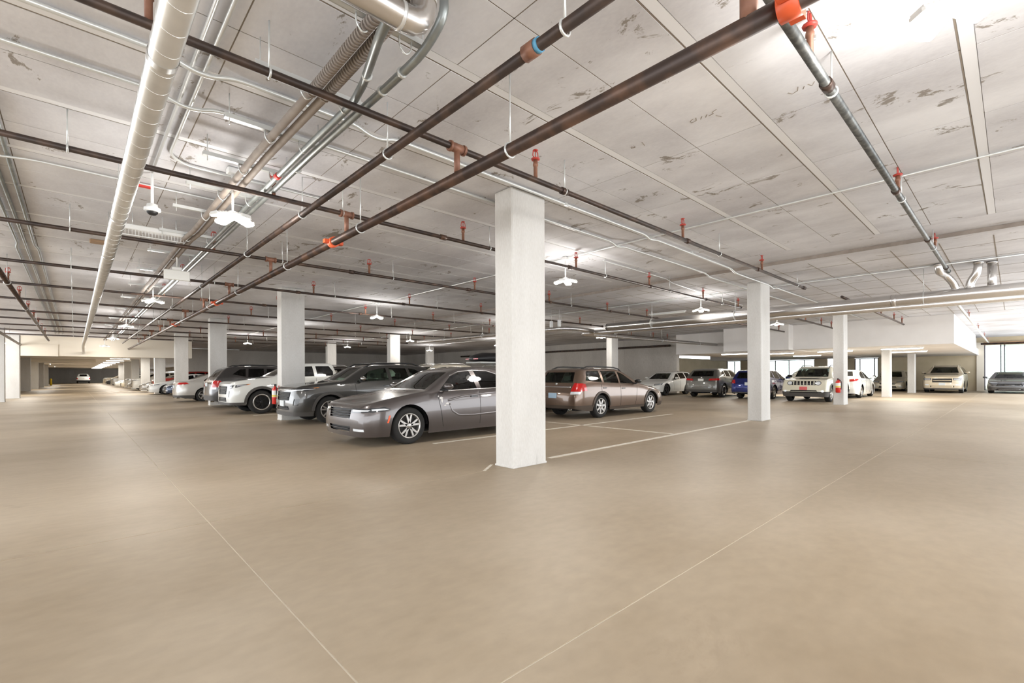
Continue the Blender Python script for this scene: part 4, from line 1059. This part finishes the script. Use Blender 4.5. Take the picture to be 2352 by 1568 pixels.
    if 'chromebar_r' in sp:
        zz = sp['chromebar_r']; pts = []
        for k in range(11):
            yy = -hw * .66 + hw * 1.32 * k / 10; xx = end_x(yy, zz, True)
            if xx is not None: pts.append((xx + .006, yy, zz))
        if len(pts) > 2: MB().tube(pts, .018, 6).build('trim_bar', sp.get('chromebar_m', 'chrome'), root)
    if 'rear_bar' in sp:      # exhaust tips
        for s in (1, -1):
            MB().lathe([(.001, -.02), (.035, -.02), (.045, 0), (.045, .1)], (L - .12, s * hw * .62, sp['clear'] + .06), 'x', 12).build('exhaust_tip', 'chrome', root)
    if sp.get('rails'):
        for s in (1, -1):
            x0, x1 = sp['rails']; yy = hw * sp.get('roofw', .70) * .90 * s; pts = []
            for k in range(9):
                xx = x0 + (x1 - x0) * k / 8; hit = tree.ray_cast(Vector((xx, yy, 4)), Vector((0, 0, -1)))[0]
                if hit: pts.append((xx, yy, hit.z + (.055 if 0 < k < 8 else -.01)))
            if len(pts) > 2: MB().tube(pts, .02, 8).build('roof_rail', sp.get('rail_m', 'black_plastic'), root)
        if sp.get('bars_roof'):
            for xx in sp['bars_roof']:
                hit = tree.ray_cast(Vector((xx, 0, 4)), Vector((0, 0, -1)))[0]
                if hit: MB().bbox(xx - .03, -hw * .66, hit.z + .045, xx + .03, hw * .66, hit.z + .075, .01).build('roof_bar', sp.get('rail_m', 'black_plastic'), root)
    if 'fin' in sp:
        hit = tree.ray_cast(Vector((sp['fin'], 0, 4)), Vector((0, 0, -1)))[0]
        if hit: MB().prism([(sp['fin'] - .12, hit.z - .01), (sp['fin'] + .06, hit.z - .01), (sp['fin'] + .06, hit.z + .06)], -.018, .018, 'y').build('antenna_fin', 'black_plastic', root)
    if 'winchrome' in sp:
        for s in (1, -1):
            pts = []
            for poly in sp['win']:
                pass
            P = [p for poly in sp['win'] for p in poly]
            lowz = [(poly[0], poly[-1]) for poly in sp['win']]
            xs_ = [sp['win'][0][0][0] + (sp['win'][-1][-1][0] - sp['win'][0][0][0]) * k / 10 for k in range(11)]
            a0, a1 = sp['win'][0][0], sp['win'][-1][-1]
            for xx in xs_:
                zz = a0[1] + (a1[1] - a0[1]) * (xx - a0[0]) / (a1[0] - a0[0]) - .015; yy = side_y(xx, zz, s)
                if yy is not None: pts.append((xx, yy, zz))
            if len(pts) > 2: MB().tube(pts, .009, 6).build('window_trim', 'chrome', root)
            pts = []
            for poly in sp['win']:
                tp = poly[1:-1] if poly is sp['win'][0] else poly[1:]
                for (xx, zz) in (poly[1:-1]):
                    yy = side_y(xx, zz + .018, s)
                    if yy is not None: pts.append((xx, yy, zz + .014))
            pts.sort()
            if len(pts) > 2: MB().tube(pts, .008, 6, bend=.05).build('window_trim', 'chrome', root)
    root['probe'] = 0
    del root['probe']
    return root, dict(side_y=side_y, end_x=end_x, tree=tree, inf=inf)

# ------------------------------------------------------------------ the individual cars
def S(base, L=None, H=None, W=None, **kw): return scale_spec(base, L, H, W, **kw)
# near row, nose or tail to the left aisle
sp = S('charger', flean=.06, head=[[(.46, .60), (.86, .615), (.88, .675), (.46, .685)]], head_side=[[(.14, .61), (.42, .63), (.52, .66), (.40, .70), (.14, .685)]],
       grille=[[(-.43, .50), (.43, .50), (.45, .672), (-.45, .672)], [(-.40, .265), (.40, .265), (.45, .36), (-.45, .36)]], bars=[3, 1], bar_m='alloy_dark', barw=1.0,
       fog=[[(.54, .285), (.80, .285), (.80, .325), (.54, .33)]], marker=[[(.425, .42), (.46, .42), (.50, .55), (.465, .55)]], marker_m='orange_fit', rim='double', tail_l=[[(.3, .86), (.9, .86), (.9, .95), (.3, .95)]],
       tw=.235, handle_m='black_gloss', winchrome=1, fin=3.6, seat_m='interior', tint=True, roofw=.68)
car, ch = make_car('sedan_car', sp, 'dark grey metallic sedan with scraped front fender beside the nearest column', 'car', paint('grey', '5A5453', .6, .28), -0.70, 3.85, 0)
# scraped paint and the side scallop of the grey sedan
def side_patch(ch, poly, s, nm, m_, root, d=.003, n=6):
    x0, x1 = min(p[0] for p in poly), max(p[0] for p in poly); z0, z1 = min(p[1] for p in poly), max(p[1] for p in poly)
    vs, ok = [], True
    for (a, b) in poly:
        yy = ch['side_y'](a, b, s)
        if yy is None: return
        vs.append((a, yy + s * d, b))
    MB().add(vs, [tuple(range(len(vs)))]).build(nm, m_, root)
for (x, z, w_, h_) in ((1.54, .80, .08, .045), (1.57, .74, .04, .08), (1.67, .70, .09, .03), (1.50, .84, .03, .03), (1.63, .665, .05, .025)):
    side_patch(ch, [(x, z), (x + w_ * .6, z - h_ * .2), (x + w_, z + h_ * .5), (x + w_ * .4, z + h_), (x - w_ * .1, z + h_ * .5)], -1, 'paint_scrape', 'scuff', car, .004)
for line in ([(1.72, .76), (2.1, .83), (2.6, .87), (3.2, .90)], [(1.76, .70), (1.82, .56), (1.98, .47), (2.36, .455), (2.9, .47), (3.3, .50)]):
    pts = []
    for (a, b), (c, d) in zip(line, line[1:]):
        for k in range(5):
            x_, z_ = a + (c - a) * k / 5, b + (d - b) * k / 5; yy = ch['side_y'](x_, z_, -1)
            if yy is not None: pts.append((x_, yy + .056, z_))
    MB().tube(pts, .060, 14).build('body_crease', MATS['paint_grey'], car)

sp = S('suv', 4.45, 1.58, 1.74, head=[[(.50, .83), (.84, .87), (.86, .94), (.50, .91)]], head_side=[[(.14, .86), (.46, .90), (.56, .935), (.16, .93)]], marker=[[(.44, .905), (.56, .935), (.60, .955), (.46, .945)]],
       grille=[[(-.44, .62), (.44, .62), (.50, .84), (-.50, .84)], [(-.48, .38), (.48, .38), (.40, .48), (-.40, .48)]], bars=[5, 2], bar_m='alloy_dark', vent=[[(.66, .50), (.80, .50), (.82, .66), (.70, .66)]],
       bumper_low=.33, sill=.33, arch=.065, rails=(1.95, 3.75), rim='double', plate_f=.54, badge=.76, tint=False, seat_m='seat_grey', fin=3.6, mirror_m='chrome', handle_m='black_gloss')
rav, _ = make_car('compact_suv', sp, 'charcoal grey compact SUV with roof rails next to the grey sedan', 'car', paint('charcoal', '474644', .5, .3), -0.22, 8.58, 0)
sp = S('pickup', head=[[(.60, .82), (.88, .86), (.90, .965), (.60, .915)]], head_side=[[(.14, .88), (.42, .95), (.56, .99), (.16, .965)]], marker=[[(.40, .94), (.54, .975), (.60, 1.005), (.44, .985)]],
       grille=[[(-.5, .66), (.5, .66), (.58, .925), (-.58, .925)], [(-.55, .42), (.55, .42), (.48, .56), (-.48, .56)]], bars=[5, 2], bar_m='alloy_dark', vent=[[(.72, .58), (.78, .58), (.80, .78), (.74, .78)]],
       bumper_low=.40, arch=.075, sill=.36, rim='dark', tw=.26, plate_f=.50, tint=True, roofw=.74, hoodvent=[(.95, .25), (1.15, .25), (1.15, .55), (.95, .55)])
make_car('pickup_truck', sp, 'pale grey pickup truck with black wheels behind the extinguisher column', 'truck', paint('palegrey', 'D9DAD6', .1, .35), -0.63, 13.45, 0)
sp = S('suv', 4.85, 1.66, 1.9, tint=True, winchrome=1, rails=(2.0, 3.9), rail_m='chrome', head=[[(.5, .86), (.88, .9), (.88, .98), (.5, .95)]], grille=[[(-.45, .62), (.45, .62), (.5, .88), (-.5, .88)]])
make_car('wagon_suv', sp, 'dark brown SUV with chrome window trim between the pickup and the dark SUV', 'car', paint('brownblack', '3E3834', .5, .3), 0.55, 15.75, 0)
sp = S('suv', 4.8, 1.68, 1.9, tint=True, rails=(2.0, 4.0), tail_l=[[(.66, .82), (.94, .82), (.94, 1.08), (.70, 1.08)]], tail_side=[[(4.42, .84), (4.78, .82), (4.76, 1.04), (4.48, 1.06)]], tail_white=[[(.66, .74), (.92, .74), (.92, .815), (.66, .815)]],
       plate_r=.92, bumper_low=.46, rear_bar=1, chromebar_r=1.02, rim='five', arch=.04, badge_r=1.10)
make_car('dark_suv', sp, 'dark charcoal SUV parked tail out with a big red tail lamp', 'car', paint('graphite', '4A4747', .5, .3), -0.32 + 4.8, 17.85, 180)
sp = S('sedan', 4.85, 1.42, 1.84, tail_l=[[(.56, .84), (.90, .86), (.90, .95), (.56, .92)]], tail_side=[[(4.35, .88), (4.82, .86), (4.8, .95), (4.5, .96)]], plate_r=.74, rear_bar=1, bumper_low=.30, badge_r=.92)
make_car('sedan_car', sp, 'silver sedan parked tail out behind the dark SUV', 'car', paint('silver', 'C9C6C0', .35, .32), -0.62 + 4.85, 24.0, 180)
HEADS = dict(head=[[(.48, .60), (.84, .64), (.86, .72), (.48, .68)]], head_side=[[(.18, .64), (.5, .68), (.62, .74), (.2, .71)]], grille=[[(-.4, .46), (.4, .46), (.45, .58), (-.45, .58)], [(-.5, .24), (.5, .24), (.45, .36), (-.45, .36)]], bars=[2, 1], fog=[[(.60, .30), (.78, .30), (.78, .36), (.62, .36)]])
sp = S('sedan', 4.7, 1.42, 1.82, **HEADS, marker=[[(.5, .70), (.62, .74), (.66, .76), (.52, .74)]], detail=0)
sed_blue, _ = make_car('sedan_car', sp, 'dark blue-grey sedan nose out behind the slim column', 'car', paint('slateblue', '4A5468', .5, .3), 0.1, 34.0, 0)
sp = S('sedan', 4.7, 1.44, 1.82, **HEADS, detail=0)
sed_w, _ = make_car('sedan_car', sp, 'white sedan nose out beyond the slim column', 'car', paint('white', 'EAEAE6', .0, .35), -0.5, 36.9, 0)
SUVH = dict(head=[[(.52, .86), (.86, .90), (.88, .99), (.52, .95)]], head_side=[[(.14, .90), (.46, .94), (.58, .985), (.16, .97)]], grille=[[(-.46, .58), (.46, .58), (.52, .79), (-.52, .79)], [(-.48, .32), (.48, .32), (.40, .44), (-.40, .44)]], bars=[3, 1], fog=[[(.6, .40), (.78, .40), (.78, .46), (.62, .46)]])
sp = S('suv', 4.6, 1.66, 1.85, **SUVH, detail=0)
suv_r, _ = make_car('compact_suv', sp, 'red SUV nose out in the far stalls', 'car', paint('red', '8E2620', .3, .3), 0.1, 40.8, 0)
paint('white2', 'E6E4DE', .0, .35); paint('silver2', 'BDBBB6', .4, .3); paint('darkred', '8A2A2A', .3, .3); paint('beige', 'CFC6B4', .2, .35); paint('dark', '37363A', .4, .3)
FAR = [(sed_w, 0.2, 44.4, 'silver2', 'silver sedan nose out beside the red SUV'), (suv_r, 0.1, 50.3, 'white2', 'white SUV nose out in the far stalls, nearest of the white ones'), (sed_w, 0.0, 53.2, 'silver2', 'silver sedan far down the row of stalls'),
       (suv_r, 0.2, 59.6, 'white2', 'small white SUV far down the row of stalls'), (sed_w, 0.0, 62.6, 'beige', 'beige sedan far down the row of stalls'), (sed_w, -0.2, 69.5, 'white', 'tiny white sedan with a red neighbour far down the row'),
       (sed_w, 0.1, 72.5, 'darkred', 'tiny dark red sedan far down the row'), (suv_r, -0.1, 79.5, 'silver2', 'tiny silver SUV near the far end of the row'), (sed_w, -0.3, 88.0, 'dark', 'tiny dark sedan near the far end of the row'), (suv_r, -0.3, 97.0, 'beige', 'tiny beige SUV at the far end of the row')]
for src, x, y, p, lab in FAR:
    c = copy_tree(src, None, MATS[paint(p, 'FFFFFF')]); c.location = (x - 0.55, y, 0); c['label'] = lab
sp = S('pickup', 5.6, 1.9, 2.0, detail=0, tail_l=[[(.82, .82), (.98, .82), (.98, 1.1), (.82, 1.1)]], plate_r=.62, bumper_low=.6, badge_r=.98, clad_m='black_plastic')
make_car('pickup_truck', sp, 'white pickup truck seen from behind at the end of the far aisle', 'truck', MATS['paint_white'].name, -3.0, 125.0, -90)
# second row, backs to the near row
sp = S('wagon', tail_l=[[(.60, .78), (.86, .78), (.88, 1.0), (.66, 1.02)]], tail_side=[[(4.30, .80), (4.70, .78), (4.66, .94), (4.36, 1.0)]], tail_white=[[(.62, .70), (.85, .71), (.86, .775), (.62, .775)]],
       plate_r=.66, plate_rm='plate_blue', chromebar_r=.90, bumper_low=.36, sill=.30, arch=.05, clad_m='paint_brown', rails=(2.1, 4.2), rail_m='black_plastic', rim='seven', tint=False, winchrome=0, rear_bar=1, badge_r=.98, seat_m='seat_grey', handle_m='black_gloss', mirror_m='black_gloss', roofw=.70)
del sp['winchrome']
paint('brown', '6E5A4C', .55, .28)
mat('paint_brown2', '4E433A', .45, .3)
sp['clad_m'] = 'paint_brown2'
make_car('station_wagon', sp, 'brown station wagon with roof rails right of the nearest column', 'car', 'paint_brown', 10.52, 4.46, 180)
sp = S('wagon', 4.8, 1.56, 1.8, tint=True, rails=(2.0, 4.2), rail_m='chrome', tail_l=[[(.60, .82), (.86, .82), (.88, 1.0), (.66, 1.02)]], detail=1)
make_car('station_wagon', sp, 'silver wagon carrying a black roof box behind the grey sedan', 'car', paint('silver3', 'BEB9B0', .3, .33), 10.1, 7.35, 180)
o = thing('roof_box', 'black roof box with red reflectors on the silver wagon', 'roof box', (5.02, 7.35, 1.62))
MB().tube([(0, 0, .12), (.12, 0, .15), (.5, 0, .19), (1.4, 0, .2), (1.9, 0, .17), (2.1, 0, .12)], .2, 14, radii=[.03, .13, .19, .2, .16, .03]).build('lid', 'black_plastic', o)
for v in o.children[0].data.vertices: v.co.y *= 2.1; v.co.z = .12 + (v.co.z - .12) * (.95 if v.co.z > .12 else .45)
MB().bbox(.1, -.38, 0.0, 2.0, .38, .07, .03).build('tray', 'grey_metal', o)
for s in (1, -1): MB().bbox(.03, s * .2 - .1, .13, .09, s * .2 + .1, .17, .01).build('reflector', 'tail_red', o)
sp = S('suv', 4.7, 1.74, 1.86, tint=True, rails=(1.9, 4.0), rail_m='chrome', winchrome=1)
make_car('compact_suv', sp, 'cream SUV with chrome rails whose roof shows behind the grey sedan', 'car', paint('cream', 'D8CFBC', .1, .35), 5.0, 13.2, 0)
# third row across the second aisle
sp = S('wagon', 4.4, 1.42, 1.78, **{k: v for k, v in HEADS.items()}, rim='darkfive', tint=True, handle_m='paint_white', winchrome=1, fin=3.8)
make_car('hatchback', sp, 'white hatchback nose out in front of the bare concrete wall', 'car', 'paint_white', 20.15, 10.15, 0)
sp = S('suv', 4.4, 1.55, 1.85, tint=True, tail_l=[[(.42, .90), (.90, .92), (.90, 1.02), (.46, 1.0)]], tail_side=[[(4.0, .92), (4.36, .92), (4.3, 1.02), (4.06, 1.02)]], plate_r=.93, plate_rm='label_white', bumper_low=.40, chromebar_r=.60, rim='dark', badge_r=1.06, rear_bar=1)
make_car('crossover', sp, 'dark grey-green crossover seen from behind beside the white hatchback', 'car', paint('olive', '6B6A64', .5, .3), 20.3 + 4.4, 6.95, 180)
sp = S('wagon', 4.3, 1.46, 1.78, tint=True, tail_l=[[(.62, .78), (.88, .78), (.88, .94), (.66, .96)]], tail_side=[[(3.92, .80), (4.26, .78), (4.22, .94), (3.98, .96)]], plate_r=.76, bumper_low=.32, chromebar_r=.55, chromebar_m='paint_blue', rim='five', rear_bar=1)
paint('blue', '1E2C74', .5, .25)
make_car('hatchback', sp, 'dark blue hatchback partly hidden by the second column', 'car', 'paint_blue', 20.0 + 4.3, 4.40, 180)
sp = S('boxy', lens_k=(.8, .8), rim='five', tint=True, arch=.06, bumper_low=.46, sill=.34, vbars=7, bar_m='paint_jeep', grille=[[(-.46, .74), (.46, .74), (.46, .92), (-.46, .92)], [(-.55, .40), (.55, .40), (.5, .52), (-.5, .52)]], bars=[0, 1],
       head=[[(.55 + .115 * math.cos(2 * PI * k / 12), .83 + .095 * math.sin(2 * PI * k / 12)) for k in range(12)]], fog=[[(.72 + .06 * math.cos(2 * PI * k / 8), .48 + .05 * math.sin(2 * PI * k / 8)) for k in range(8)]],
       plate_f=.60, plate_fm='plate_red', rails=(1.75, 3.7), hoodvent=[(.55, -.32), (1.0, -.4), (1.0, .4), (.55, .32)], mirror_m='black_plastic', handle_m='paint_jeep')
paint('jeep', 'DAD6C2', .05, .35)
make_car('boxy_suv', sp, 'pale cream boxy jeep with seven-slot grille facing the camera', 'car', 'paint_jeep', 19.25, 1.80, 0)
sp = S('sedan', 4.6, 1.44, 1.80, tint=True, tail_l=[[(.56, .84), (.88, .86), (.88, .96), (.56, .95)]], tail_side=[[(4.15, .88), (4.56, .87), (4.54, .97), (4.25, .98)]], plate_r=.72, rim='five', fin=3.3)
make_car('sedan_car', sp, 'white sedan seen from behind right of the extinguisher column', 'car', 'paint_white', 24.0 + 4.6, 1.62, 180)
sp = S('sedan', 4.8, 1.44, 1.82, **HEADS, tint=True, rim='five')
make_car('sedan_car', sp, 'champagne sedan facing the camera between two columns under the bulkhead', 'car', paint('champagne', 'CFC6B2', .3, .33), 36.9, 1.45, 0)
sp = S('suv', 4.9, 1.74, 1.9, tint=True, head=[[(.50, .80), (.86, .80), (.88, .93), (.50, .93)]], grille=[[(-.46, .66), (.46, .66), (.46, .90), (-.46, .90)], [(-.55, .36), (.55, .36), (.55, .46), (-.55, .46)]], bars=[1, 2], barw=3.2, bar_m='paint_gold', bumper_low=.3, rails=(2.0, 4.2), rail_m='paint_gold', plate_f=.56, fog=[[(.62, .48), (.8, .48), (.8, .54), (.62, .54)]], rim='five')
paint('gold', 'CDBFA6', .3, .35)
make_car('gold_suv', sp, 'gold beige SUV with roof rails facing the camera at the far right', 'car', 'paint_gold', 35.2, -1.48, 0)
sp = S('sedan', 4.8, 1.32, 1.9, tint=True, head=[[(.44, .60), (.86, .62), (.88, .68), (.5, .66)]], grille=[[(-.55, .44), (.55, .44), (.50, .58), (-.50, .58)], [(-.6, .20), (.6, .20), (.5, .30), (-.5, .30)]], bars=[1, 1], rim='five', badge=.52)
make_car('coupe_car', sp, 'dark grey coupe facing the camera at the right edge of the picture', 'car', paint('gunmetal', '5C5C5E', .6, .28), 36.2, -4.35, 0)
sp = S('sedan', 4.7, 1.45, 1.82, **HEADS, detail=1, tint=True)
make_car('sedan_car', sp, 'white sedan glimpsed far behind between the dark blue hatchback and the jeep', 'car', 'paint_white', 31.5, 5.6, 0)
